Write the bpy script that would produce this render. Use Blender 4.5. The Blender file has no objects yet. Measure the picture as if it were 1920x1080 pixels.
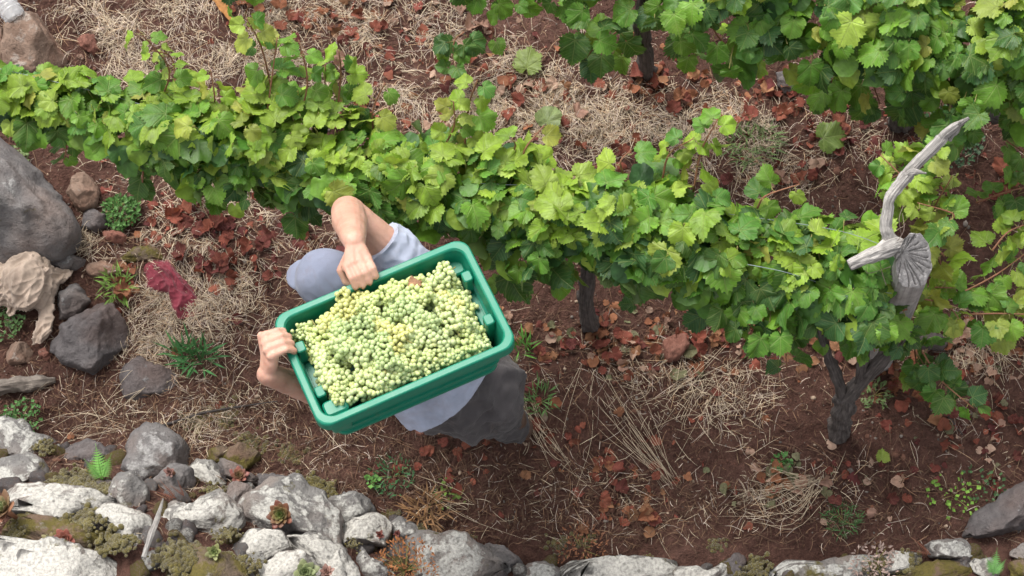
import bpy, math, random
import numpy as np
from mathutils import Vector, Matrix, Euler

rng = np.random.default_rng(7)
random.seed(7)
scene = bpy.context.scene
COL = scene.collection

# ------------------------------------------------------------------ camera, sky, sun, exposure
CAM_H, PITCH, FPX = 6.6, math.radians(70), 3600.0
cam_data = bpy.data.cameras.new('camera')
cam_data.lens = FPX / 1920 * 36
cam_data.sensor_width = 36
cam_data.clip_end = 300
cam_data.dof.use_dof = True
cam_data.dof.focus_distance = 6.2
cam_data.dof.aperture_fstop = 5.6
cam = bpy.data.objects.new('camera', cam_data)
COL.objects.link(cam)
cam.location = (0, 0, CAM_H)
cam.rotation_euler = (math.radians(90) - PITCH, 0, 0)
scene.camera = cam

SUN_EL, SUN_AZ = math.radians(58), math.radians(-35)      # azimuth from +Y towards +X: light comes from far left
world = bpy.data.worlds.new('World')
scene.world = world
world.use_nodes = True
wn = world.node_tree
sky = wn.nodes.new('ShaderNodeTexSky')
sky.sky_type = 'NISHITA'
sky.sun_disc = False
sky.sun_elevation = SUN_EL
sky.sun_rotation = SUN_AZ
sky.air_density = 1.0
sky.dust_density = 4.0
hsv = wn.nodes.new('ShaderNodeHueSaturation')              # bright haze: a pale, nearly colourless sky
hsv.inputs['Saturation'].default_value = 0.12
wn.links.new(sky.outputs[0], hsv.inputs['Color'])
wn.links.new(hsv.outputs[0], wn.nodes['Background'].inputs['Color'])
wn.nodes['Background'].inputs['Strength'].default_value = 0.15

sun_data = bpy.data.lights.new('sun', 'SUN')
sun_data.energy = 1.5
sun_data.angle = math.radians(28)
sun_data.color = (1.0, 0.94, 0.84)
sun = bpy.data.objects.new('sun', sun_data)
COL.objects.link(sun)
sd = Vector((math.sin(SUN_AZ) * math.cos(SUN_EL), math.cos(SUN_AZ) * math.cos(SUN_EL), math.sin(SUN_EL)))
sun.rotation_euler = sd.to_track_quat('Z', 'Y').to_euler()
sun.location = sd * 20

scene.view_settings.view_transform = 'Standard'
scene.view_settings.look = 'None'
scene.view_settings.gamma = 1
scene.view_settings.exposure = 0.9
scene.cycles.max_bounces = 6
scene.cycles.use_denoising = True

# ------------------------------------------------------------------ photograph pixel -> point on a height
FW = np.array([0, math.cos(PITCH), -math.sin(PITCH)])
UP = np.array([0, math.sin(PITCH), math.cos(PITCH)])
def P(px, py, h):
    d = FW * FPX + np.array([1.0, 0, 0]) * (px - 960) + UP * (540 - py)
    t = (h - CAM_H) / d[2]
    return np.array([0, 0, CAM_H]) + d * t

# ------------------------------------------------------------------ noise
def _h(ix, iy, iz, seed):
    n = (ix.astype(np.int64) * 374761393 + iy.astype(np.int64) * 668265263 + iz.astype(np.int64) * 1274126177 + seed * 974711) & 0xFFFFFFFF
    n = ((n ^ (n >> 13)) * 1103515245) & 0xFFFFFFFF
    n = ((n ^ (n >> 16)) * 2246822519) & 0xFFFFFFFF
    n = n ^ (n >> 15)
    return n / 2147483647.5 - 1.0
def noise(p, seed=0):
    p = np.asarray(p, float)
    i = np.floor(p); f = p - i
    u = f * f * f * (f * (f * 6 - 15) + 10)
    ix, iy, iz = i[..., 0], i[..., 1], i[..., 2]
    r = 0
    for dx in (0, 1):
        wx = u[..., 0] if dx else 1 - u[..., 0]
        for dy in (0, 1):
            wy = u[..., 1] if dy else 1 - u[..., 1]
            for dz in (0, 1):
                wz = u[..., 2] if dz else 1 - u[..., 2]
                r = r + wx * wy * wz * _h(ix + dx, iy + dy, iz + dz, seed)
    return r
def fbm(p, oct=4, seed=0, gain=.5):
    p = np.asarray(p, float); a = 1; r = 0
    for k in range(oct):
        r = r + a * noise(p * 2 ** k, seed + k); a *= gain
    return r
def sstep(a, b, x):
    t = np.clip((x - a) / (b - a), 0, 1)
    return t * t * (3 - 2 * t)

# ------------------------------------------------------------------ terrain height
_edge = np.array([P(x, y, 0)[:2] for x, y in [(-500, 700), (0, 795), (250, 815), (420, 870), (620, 925), (800, 985), (1000, 1040), (1300, 1055), (1500, 1045), (1700, 1020), (1920, 985), (2400, 930)]])
def ground(x, y, fine=True):
    x = np.asarray(x, float); y = np.asarray(y, float)
    p = np.stack([x, y, np.zeros_like(x)], -1)
    z = 0.05 * noise(p * .9, 3) + 0.02 * noise(p * 2.6, 4)
    t = np.interp(x, _edge[:, 0], _edge[:, 1]) - y
    left = sstep(0.2, -1.2, x)
    z = z + sstep(0, .5, t) * (.22 + .2 * left)
    if fine:
        z = z + 0.014 * noise(p * 9, 5) + 0.008 * noise(p * 23, 6) + .005 * noise(p * 52, 8)
    return z
def G(px, py, dz=0.0):
    h = 0.0
    for _ in range(5):
        q = P(px, py, h + dz)
        h = float(ground(q[0], q[1]))
    return np.array([q[0], q[1], h + dz])
def unproj_many(px, py):
    px = np.asarray(px, float); py = np.asarray(py, float)
    h = np.zeros_like(px)
    for _ in range(4):
        d = FW * FPX + np.stack([px - 960, 0 * px, 0 * px], -1) + UP * (540 - py)[:, None]
        t = (h - CAM_H) / d[:, 2]
        q = np.array([0, 0, CAM_H]) + d * t[:, None]
        h = ground(q[:, 0], q[:, 1])
    q[:, 2] = h
    return q

# ------------------------------------------------------------------ mesh / object helpers
def mesh(name, v, f, mats=None, smooth=True, col=None, uv=None):
    """v: n x 3; f: list of face index tuples or an int array (m x 3 / m x 4); col: n x 3 vertex colour; uv: n x 2 per vertex"""
    me = bpy.data.meshes.new(name)
    v = np.asarray(v, np.float32)
    if isinstance(f, np.ndarray):
        k = f.shape[1]; m = len(f)
        me.vertices.add(len(v)); me.vertices.foreach_set('co', v.ravel())
        me.loops.add(m * k); me.loops.foreach_set('vertex_index', f.astype(np.int32).ravel())
        me.polygons.add(m); me.polygons.foreach_set('loop_start', np.arange(0, m * k, k, dtype=np.int32))
        me.update(calc_edges=True)
    else:
        me.from_pydata(v.tolist(), [], f); me.update()
    if smooth:
        me.polygons.foreach_set('use_smooth', np.ones(len(me.polygons), bool))
    if col is not None:
        a = me.color_attributes.new('Col', 'FLOAT_COLOR', 'POINT')
        c = np.ones((len(v), 4), np.float32); c[:, :3] = col
        a.data.foreach_set('color', c.ravel())
    if uv is not None:
        l = me.uv_layers.new(name='UVMap')
        idx = np.zeros(len(me.loops), np.int32); me.loops.foreach_get('vertex_index', idx)
        l.data.foreach_set('uv', np.asarray(uv, np.float32)[idx].ravel())
    for m_ in (mats if isinstance(mats, (list, tuple)) else [mats] if mats else []):
        me.materials.append(m_)
    return me
def put(name, me, parent=None, M=None, color=None, kind=None, label=None, cat=None, group=None):
    o = bpy.data.objects.new(name, me)
    COL.objects.link(o)
    M = M if M is not None else Matrix.Identity(4)
    if parent is not None:
        o.parent = parent
        M = Matrix.Translation(-Vector(WORLD_LOC.get(parent.name, (0, 0, 0)))) @ M
    o.matrix_basis = M
    if color is not None:
        o.color = (*color, 1)
    if kind: o['kind'] = kind
    if label: o['label'] = label
    if cat: o['category'] = cat
    if group: o['group'] = group
    return o
WORLD_LOC = {}
def thing(name, loc, label, cat, group=None):
    o = put(name, None, None, Matrix.Translation(Vector(loc)), label=label, cat=cat, group=group)
    o.empty_display_size = .1
    WORLD_LOC[o.name] = tuple(loc)
    return o

def catmull(pts, n):
    pts = np.asarray(pts, float)
    if len(pts) == 2:
        return pts[0] + (pts[1] - pts[0]) * np.linspace(0, 1, n)[:, None]
    q = np.vstack([2 * pts[0] - pts[1], pts, 2 * pts[-1] - pts[-2]])
    out = []
    for t in np.linspace(0, len(pts) - 1 - 1e-9, n):
        i = int(t); u = t - i
        a, b, c, d = q[i], q[i + 1], q[i + 2], q[i + 3]
        out.append(.5 * ((2 * b) + (c - a) * u + (2 * a - 5 * b + 4 * c - d) * u * u + (3 * b - a - 3 * c + d) * u ** 3))
    return np.array(out)
def unit(a):
    a = np.asarray(a, float)
    return a / (np.linalg.norm(a, axis=-1, keepdims=True) + 1e-12)
def tube(pts, radii, seg=10, n=None, round_caps=False, rough=0, rscale=12, seed=0, flat=1.0):
    """closed tapered tube along a smooth curve -> (verts, faces)"""
    pts = np.asarray(pts, float); radii = np.asarray(radii, float) * np.ones(len(pts))
    n = n or max(2, 4 * (len(pts) - 1) + 1)
    c = catmull(pts, n)
    r = np.interp(np.linspace(0, len(pts) - 1, n), np.arange(len(pts)), radii)
    tg = unit(np.gradient(c, axis=0))
    if round_caps:
        k = 4; ca = []; cr = []
        for j in range(k):
            a = math.pi / 2 * j / k
            ca.append(c[0] - tg[0] * r[0] * math.cos(a)); cr.append(r[0] * max(math.sin(a), .02))
        cb = []; crb = []
        for j in range(k - 1, -1, -1):
            a = math.pi / 2 * j / k
            cb.append(c[-1] + tg[-1] * r[-1] * math.cos(a)); crb.append(r[-1] * max(math.sin(a), .02))
        c = np.vstack([ca, c, cb]); r = np.concatenate([cr, r, crb])
        tg = np.vstack([[tg[0]] * k, tg, [tg[-1]] * k])
    ref = np.array([0, 0, 1.0]) if abs(tg[0][2]) < .9 else np.array([1.0, 0, 0])
    u = unit(np.cross(tg[0], ref)); V = []
    for i in range(len(c)):
        u = unit(u - tg[i] * np.dot(u, tg[i])); w = np.cross(tg[i], u)
        a = np.arange(seg) * 2 * math.pi / seg
        V.append(c[i] + r[i] * (np.cos(a)[:, None] * u + flat * np.sin(a)[:, None] * w))
    V = np.array(V)
    if rough:
        cen = np.repeat(c[:, None], seg, 1)
        k = 1 + rough * fbm(V * rscale, 3, seed)
        V = cen + (V - cen) * k[..., None]
    N = len(c)
    V = V.reshape(-1, 3)
    F = [(i * seg + j, i * seg + (j + 1) % seg, (i + 1) * seg + (j + 1) % seg, (i + 1) * seg + j) for i in range(N - 1) for j in range(seg)]
    F.append(tuple(range(seg - 1, -1, -1))); F.append(tuple(range((N - 1) * seg, N * seg)))
    return V, F
def join(parts):
    V = []; F = []; o = 0
    for v, f in parts:
        V.append(np.asarray(v)); F += [tuple(int(i) + o for i in t) for t in f]; o += len(v)
    return np.vstack(V), F
_ico = {}
def ico(sub):
    if sub not in _ico:
        import bmesh
        bm = bmesh.new(); bmesh.ops.create_icosphere(bm, subdivisions=sub, radius=1)
        v = np.array([x.co[:] for x in bm.verts]); f = np.array([[x.index for x in p.verts] for p in bm.faces])
        bm.free(); _ico[sub] = (v, f)
    return _ico[sub]

# ------------------------------------------------------------------ materials
class Mat:
    def __init__(s, name):
        s.m = bpy.data.materials.new(name); s.m.use_nodes = True
        s.t = s.m.node_tree; s.N = s.t.nodes; s.L = s.t.links
        s.bsdf = s.N['Principled BSDF']; s.out = s.N['Material Output']
    def n(s, typ, props=None, **inp):
        o = s.N.new('ShaderNode' + typ)
        for k, v in (props or {}).items(): setattr(o, k, v)
        for k, v in inp.items():
            key = int(k[1:]) if k[0] == '_' and k[1:].isdigit() else k.replace('_', ' ')
            s.set(o.inputs[key], v)
        return o
    def set(s, sock, v):
        if hasattr(v, 'outputs'): s.L.new(v.outputs[0], sock)
        elif isinstance(v, bpy.types.NodeSocket): s.L.new(v, sock)
        else:
            if isinstance(v, tuple) and len(v) == 3 and sock.type == 'RGBA': v = (*v, 1)
            sock.default_value = v
    def noise(s, scale, vec=None, detail=4, rough=.55, dist=0):
        o = s.n('TexNoise', Scale=scale, Detail=detail, Roughness=rough, Distortion=dist)
        if vec is not None: s.set(o.inputs['Vector'], vec)
        return o
    def ramp(s, fac, stops):
        o = s.n('ValToRGB'); e = o.color_ramp.elements
        while len(e) < len(stops): e.new(.5)
        for k, (p, c) in enumerate(stops):
            e[k].position = p; e[k].color = (*c, 1) if len(c) == 3 else c
        s.set(o.inputs[0], fac); return o
    def mix(s, fac, a, b, mode='MIX'):
        o = s.N.new('ShaderNodeMix'); o.data_type = 'RGBA'; o.blend_type = mode
        s.set(o.inputs[0], fac); s.set(o.inputs[6], a); s.set(o.inputs[7], b); return o.outputs[2]
    def math(s, op, a, b=0.0, c=0.0, clamp=False):
        o = s.N.new('ShaderNodeMath'); o.operation = op; o.use_clamp = clamp
        s.set(o.inputs[0], a); s.set(o.inputs[1], b); s.set(o.inputs[2], c); return o.outputs[0]
    def b(s, **k):
        for q, v in k.items(): s.set(s.bsdf.inputs[q.replace('_', ' ')], v)
    def bump(s, h, strength=.4, dist=.01, nrm=None):
        o = s.n('Bump', Strength=strength, Distance=dist, Height=h)
        if nrm is not None: s.set(o.inputs['Normal'], nrm)
        s.set(s.bsdf.inputs['Normal'], o); return o
    def coord(s, which='Object'):
        return s.n('TexCoord').outputs[which]
    def pos(s):
        return s.n('NewGeometry').outputs['Position']
g01 = lambda a: (a, a, a)

def soil_mat():
    m = Mat('red soil'); p = m.pos()
    n1 = m.noise(2.2, p, 5); n2 = m.noise(28, p, 6, .7); n3 = m.noise(120, p, 4, .6)
    c = m.ramp(n1, [(.3, (.098, .048, .037)), (.55, (.145, .073, .056)), (.75, (.19, .102, .080))])
    c2 = m.ramp(n2, [(.3, (.45, .42, .42)), (.6, (1, 1, 1)), (.8, (1.5, 1.35, 1.25))])
    cc = m.mix(1.0, c.outputs[0], c2.outputs[0], 'MULTIPLY')
    gr = m.ramp(n3, [(.63, g01(0)), (.75, g01(1))])
    cc = m.mix(m.math('MULTIPLY', gr.outputs[0], .35), cc, (.30, .22, .17))
    m.b(Base_Color=cc, Roughness=.95, Specular_IOR_Level=.2)
    h = m.math('ADD', n2.outputs[0], m.math('MULTIPLY', n3.outputs[0], .6))
    m.bump(h, 1.0, .035)
    return m.m
def rock_mat(name, lo, hi, lichen=0.0, lichcol=(.62, .60, .55), moss=0.0, tint=(.3, .2, .15), tintamt=.3):
    m = Mat(name); c = m.coord()
    rnd = m.n('ObjectInfo').outputs['Random']
    vec = m.n('VectorMath', {'operation': 'ADD'}, _0=c, _1=m.n('CombineXYZ', X=m.math('MULTIPLY', rnd, 40.0))).outputs[0]
    n1 = m.noise(5, vec, 8, .62); n2 = m.noise(22, vec, 6, .65); n3 = m.noise(95, vec, 5, .6)
    base = m.ramp(n2, [(.25, lo), (.75, hi)]).outputs[0]
    tf = m.ramp(m.noise(4, vec, 3), [(.45, g01(0)), (.65, g01(1))]).outputs[0]
    base = m.mix(m.math('MULTIPLY', tf, tintamt), base, tint)
    spk = m.ramp(n3, [(.28, g01(0)), (.42, g01(1))]).outputs[0]
    base = m.mix(m.math('MULTIPLY', m.math('SUBTRACT', 1.0, spk), .55), base, (.03, .028, .028))
    nz = m.n('SeparateXYZ', Vector=m.n('NewGeometry').outputs['Normal']).outputs['Z']
    hsum = m.math('ADD', n2.outputs[0], m.math('MULTIPLY', n3.outputs[0], .5))
    if lichen > 0:
        f = m.math('ADD', m.math('ADD', n1.outputs[0], m.math('MULTIPLY', n2.outputs[0], .35)), m.math('MULTIPLY', nz, .40))
        t = 1.26 - lichen * .5
        f = m.math('ADD', f, m.math('MULTIPLY', m.math('SUBTRACT', m.noise(13, vec, 6, .7).outputs[0], .5), .55))
        lf = m.ramp(m.math('SUBTRACT', f, t - .5), [(.46, g01(0)), (.53, g01(1))]).outputs[0]
        lc = m.mix(m.ramp(n3, [(.35, g01(0)), (.6, g01(1))]).outputs[0], tuple(x * .58 for x in lichcol), lichcol)
        vo = m.n('TexVoronoi', Scale=21.0, Randomness=1.0); m.set(vo.inputs['Vector'], vec)
        dk = m.ramp(vo.outputs['Distance'], [(.09, g01(1)), (.17, g01(0))]).outputs[0]
        lc = m.mix(m.math('MULTIPLY', dk, .6), lc, (.10, .095, .085))
        base = m.mix(m.math('MULTIPLY', lf, .92), base, lc)
        hsum = m.math('ADD', hsum, m.math('MULTIPLY', lf, .25))
    if moss > 0:
        mf = m.ramp(m.math('ADD', m.noise(9, vec, 5, .7).outputs[0], (moss - .5) * .5), [(.5, g01(0)), (.58, g01(1))]).outputs[0]
        base = m.mix(m.math('MULTIPLY', mf, .9), base, m.mix(n3.outputs[0], (.05, .045, .012), (.16, .13, .03)))
    m.b(Base_Color=base, Roughness=.92, Specular_IOR_Level=.25)
    m.bump(hsum, .75, .02)
    return m.m
def leaf_mat(name, attr=False, dry=False):
    m = Mat(name)
    if attr: col = m.n('Attribute', {'attribute_name': 'Col'}).outputs['Color']
    else: col = m.n('ObjectInfo').outputs['Color']
    p = m.pos()
    n = m.noise(34, p, 4, .6)
    col = m.mix(1.0, col, m.ramp(n, [(.3, g01(.72)), (.7, g01(1.25))]).outputs[0], 'MULTIPLY')
    h = m.noise(70, p, 3).outputs[0]
    if not attr:
        uv = m.n('SeparateXYZ', Vector=m.coord('UV'))
        x = m.math('ABSOLUTE', uv.outputs['X']); y = uv.outputs['Y']
        best = None
        for a in (0, 47, 98):
            s_, c_ = math.sin(math.radians(a)), math.cos(math.radians(a))
            al = m.math('ADD', m.math('MULTIPLY', x, s_), m.math('MULTIPLY', y, c_))
            pe = m.math('ABSOLUTE', m.math('SUBTRACT', m.math('MULTIPLY', x, c_), m.math('MULTIPLY', y, s_)))
            pe = m.math('ADD', pe, m.math('MULTIPLY', m.math('LESS_THAN', al, 0.0), 9.0))
            best = pe if best is None else m.math('MINIMUM', best, pe)
        vein = m.ramp(best, [(.004, g01(1)), (.022, g01(0))]).outputs[0]
        # side veins: chevrons off the nearest main vein
        w = m.n('TexWave', {'wave_type': 'BANDS', 'bands_direction': 'Y'}, Scale=3.2, Distortion=2.0, Detail=1.0)
        m.set(w.inputs['Vector'], m.n('CombineXYZ', X=0.0, Y=m.math('SUBTRACT', y, m.math('MULTIPLY', x, .6))))
        side = m.ramp(w.outputs['Fac'], [(.86, g01(0)), (.98, g01(1))]).outputs[0]
        col = m.mix(m.math('MULTIPLY', m.math('MAXIMUM', vein, m.math('MULTIPLY', side, .4)), .32 if dry else .42), col,
                    (.30, .16, .10) if dry else (.30, .36, .12))
        # yellowing patches
        if not dry:
            yl = m.ramp(m.noise(11, p, 3).outputs[0], [(.58, g01(0)), (.75, g01(1))]).outputs[0]
            col = m.mix(m.math('MULTIPLY', yl, .22), col, (.28, .32, .04))
        h = m.math('SUBTRACT', h, m.math('MULTIPLY', m.math('MAXIMUM', vein, m.math('MULTIPLY', side, .5)), .8))
    if not dry:
        col = m.mix(m.n('NewGeometry').outputs['Backfacing'], col, m.mix(.5, col, (.22, .27, .14)))
    m.b(Base_Color=col, Roughness=.8 if dry else .46, Specular_IOR_Level=.2 if dry else .45)
    m.bump(h, .5, .006)
    tr = m.n('BsdfTranslucent', Color=m.mix(1.0, col, (1.3, 1.25, .7), 'MULTIPLY'))
    mx = m.n('MixShader', Fac=.15 if dry else .30)
    m.L.new(m.bsdf.outputs[0], mx.inputs[1]); m.L.new(tr.outputs[0], mx.inputs[2]); m.L.new(mx.outputs[0], m.out.inputs[0])
    return m.m
def simple(name, col, rough=.7, spec=.3, var=.35, scale=40, bump=.3, bd=.004, attr=False, sss=0, stretch=None):
    m = Mat(name); c = m.coord()
    if stretch: c = m.n('Mapping', Vector=c, Scale=stretch).outputs[0]
    n = m.noise(scale, c, 5, .6)
    base = m.n('Attribute', {'attribute_name': 'Col'}).outputs['Color'] if attr == 'Col' else m.n('ObjectInfo').outputs['Color'] if attr == 'obj' else col
    k = m.mix(1.0, base, m.ramp(n, [(.25, g01(1 - var)), (.75, g01(1 + var))]).outputs[0], 'MULTIPLY')
    m.b(Base_Color=k, Roughness=rough, Specular_IOR_Level=spec)
    if sss: m.b(Subsurface_Weight=sss, Subsurface_Radius=(.02, .012, .006), Subsurface_Scale=.4)
    if bump: m.bump(n, bump, bd)
    return m.m
def wood_mat(name, lo, hi, scale=(60, 60, 4), crack=.55):
    m = Mat(name)
    c = m.n('Mapping', Vector=m.coord('UV'), Scale=scale).outputs[0]
    n = m.noise(1, c, 7, .65, .4); n2 = m.noise(30, m.coord(), 4)
    k = m.ramp(n, [(.25, lo), (.5, tuple((a + b) / 2 for a, b in zip(lo, hi))), (.7, hi)]).outputs[0]
    dk = m.ramp(n, [(.28, g01(1)), (.38, g01(0))]).outputs[0]
    k = m.mix(m.math('MULTIPLY', dk, crack), k, (.03, .026, .024))
    k = m.mix(1.0, k, m.ramp(n2, [(.3, g01(.75)), (.7, g01(1.15))]).outputs[0], 'MULTIPLY')
    m.b(Base_Color=k, Roughness=.85, Specular_IOR_Level=.2)
    m.bump(n, .9, .012)
    return m.m
M_soil = soil_mat()
M_white = rock_mat('pale lichen stone', (.15, .145, .14), (.30, .285, .265), .70, (.55, .53, .49), moss=.30)
M_mid = rock_mat('grey lichen stone', (.11, .105, .105), (.25, .24, .23), .5, (.50, .49, .46), moss=.3)
M_grey = rock_mat('grey basalt', (.10, .094, .096), (.21, .195, .19), .2, (.33, .32, .315), moss=.22, tint=(.20, .13, .10), tintamt=.4)
M_dark = rock_mat('dark basalt', (.07, .062, .064), (.16, .145, .145), .14, (.33, .32, .32), tint=(.16, .10, .08), tintamt=.4)
M_brown = rock_mat('brown stone', (.15, .095, .07), (.28, .20, .155), .25, (.38, .32, .28), tint=(.30, .15, .10), tintamt=.5)
M_red = rock_mat('red stone', (.15, .062, .045), (.26, .125, .095), .08, (.35, .25, .2), tint=(.2, .08, .06), tintamt=.5)
M_mossy = rock_mat('moss grown stone', (.09, .07, .05), (.18, .13, .095), .1, (.35, .33, .3), moss=.62, tint=(.16, .08, .05), tintamt=.5)
M_leaf = leaf_mat('vine leaf'); M_leafs = leaf_mat('vine foliage', attr=True)
M_dry = leaf_mat('dry leaf', dry=True); M_drys = leaf_mat('dry leaf litter', attr=True, dry=True)
M_straw = simple('straw', None, .75, .25, .25, 60, 0, attr='Col')
M_crumb = simple('soil crumbs', None, .95, .15, .3, 60, .4, attr='Col')
M_bark = wood_mat('vine bark', (.040, .034, .032), (.175, .15, .14), (30, 7.0, 1), .7)
M_cane = simple('vine cane', (.22, .10, .055), .6, .35, .35, 50, .3)
M_petiole = simple('leaf stalk', (.26, .24, .08), .55, .35, .3, 60, 0)
M_grey_wood = wood_mat('weathered grey wood', (.20, .185, .18), (.60, .57, .54), (26, 4.0, 1), .85)
M_post_side = wood_mat('post side', (.20, .185, .18), (.52, .49, .47), (18, 1.2, 1), .5)
M_wire = simple('galvanised wire', (.22, .26, .29), .5, .5, .2, 50, 0)
M_moss = None

# ------------------------------------------------------------------ ground
def axis(a, b, step, far):
    inner = np.arange(a, b + step / 2, step)
    out = np.array([far * (k / 12) ** 2.2 for k in range(1, 13)])
    return np.concatenate([(a - out)[::-1], inner, b + out])
xs = axis(-2.7, 2.7, .0125, 60); ys = axis(.7, 4.3, .0125, 60)
X, Y = np.meshgrid(xs, ys)
inn = ((X > -2.8) & (X < 2.8) & (Y > .6) & (Y < 4.4))
Z = np.where(inn, ground(X, Y), ground(X, Y, False))
nx, ny = len(xs), len(ys)
idx = np.arange(nx * ny).reshape(ny, nx)
quads = np.stack([idx[:-1, :-1], idx[:-1, 1:], idx[1:, 1:], idx[1:, :-1]], -1).reshape(-1, 4)
put('ground', mesh('ground', np.stack([X, Y, Z], -1).reshape(-1, 3), quads, M_soil), kind='structure')

# ------------------------------------------------------------------ stones from plan outlines
def outline_radius(poly, cen):
    pts = []
    for k in range(len(poly)):
        a, b = poly[k], poly[(k + 1) % len(poly)]
        for t in np.linspace(0, 1, 14, endpoint=False): pts.append(a + (b - a) * t)
    d = np.array(pts) - cen
    th = np.arctan2(d[:, 1], d[:, 0]); r = np.hypot(d[:, 0], d[:, 1])
    o = np.argsort(th); th, r = th[o], r[o]
    th = np.concatenate([th - 2 * math.pi, th, th + 2 * math.pi]); r = np.tile(r, 3)
    r = np.convolve(r, np.array([1, 2, 3, 2, 1]) / 9, 'same')
    return lambda a: np.interp(a, th, r)
def stone_mesh(name, poly_px, mat, hk=.55, sink=.25, sub=4, seed=0, dz=0.0, cuts=7, rough=1.0, box=.5, grow=1.0, upcut=.25):
    poly_px = np.array(poly_px, float)
    c0 = poly_px.mean(0)
    g = G(c0[0], c0[1])[2]
    a = P(poly_px[:, 0].max(), c0[1], g) - P(poly_px[:, 0].min(), c0[1], g)
    b = P(c0[0], poly_px[:, 1].min(), g) - P(c0[0], poly_px[:, 1].max(), g)
    size = math.sqrt(abs(a[0] * b[1]))
    hz = hk * size * .5
    zc = g + dz + hz * (1 - 2 * sink)
    poly = np.array([P(x, y, zc)[:2] for x, y in poly_px])
    cen = poly.mean(0); poly = cen + (poly - cen) * grow
    R = outline_radius(poly, cen)
    v, f = ico(sub)
    r_ = np.random.default_rng(seed + 100)
    th = np.arctan2(v[:, 1], v[:, 0]); hxy = np.hypot(v[:, 0], v[:, 1])
    s = hxy ** box
    z = np.sign(v[:, 2]) * np.abs(v[:, 2]) ** .75
    rad = R(th) * s
    p = np.stack([np.cos(th) * rad, np.sin(th) * rad, z * hz], -1)
    for k in range(cuts):
        n = unit(np.array([r_.normal(), r_.normal(), abs(r_.normal()) * .9 + upcut]))
        sc = np.array([size * .5, size * .5, hz])
        ext = np.max(p @ n); cc = ext * r_.uniform(.52, .9)
        over = np.clip(p @ n - cc, 0, None)
        p = p - n * (over * .94)[:, None]
    nn = unit(p / np.array([1, 1, .7]))
    rid = 1 - 2 * np.abs(noise((p + seed * 3.1) * 5 / size, seed + 20))
    p = p + nn * (rough * size * .03 * rid)[:, None]
    q = p + np.array([seed * 3.1, 0, 0])
    p = p + nn * (rough * size * (.045 * fbm(q * 2.2 / size, 3, seed) + .022 * fbm(q * 9 / size, 3, seed + 9)) + .004 * rough * noise(q * 60, seed))[:, None]
    return mesh(name, p, f, mat), (cen[0], cen[1], zc), size
def fc(pts, s, x0, y0): return [(x0 + a * s, y0 + b * s) for a, b in pts]
c1 = lambda *p: fc(p, .315, 0, 740)
c2 = lambda *p: fc(p, .315, 320, 740)
c5 = lambda *p: fc(p, 1 / 3, 600, 740)
c6 = lambda *p: fc(p, .352, 1280, 700)
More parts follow.
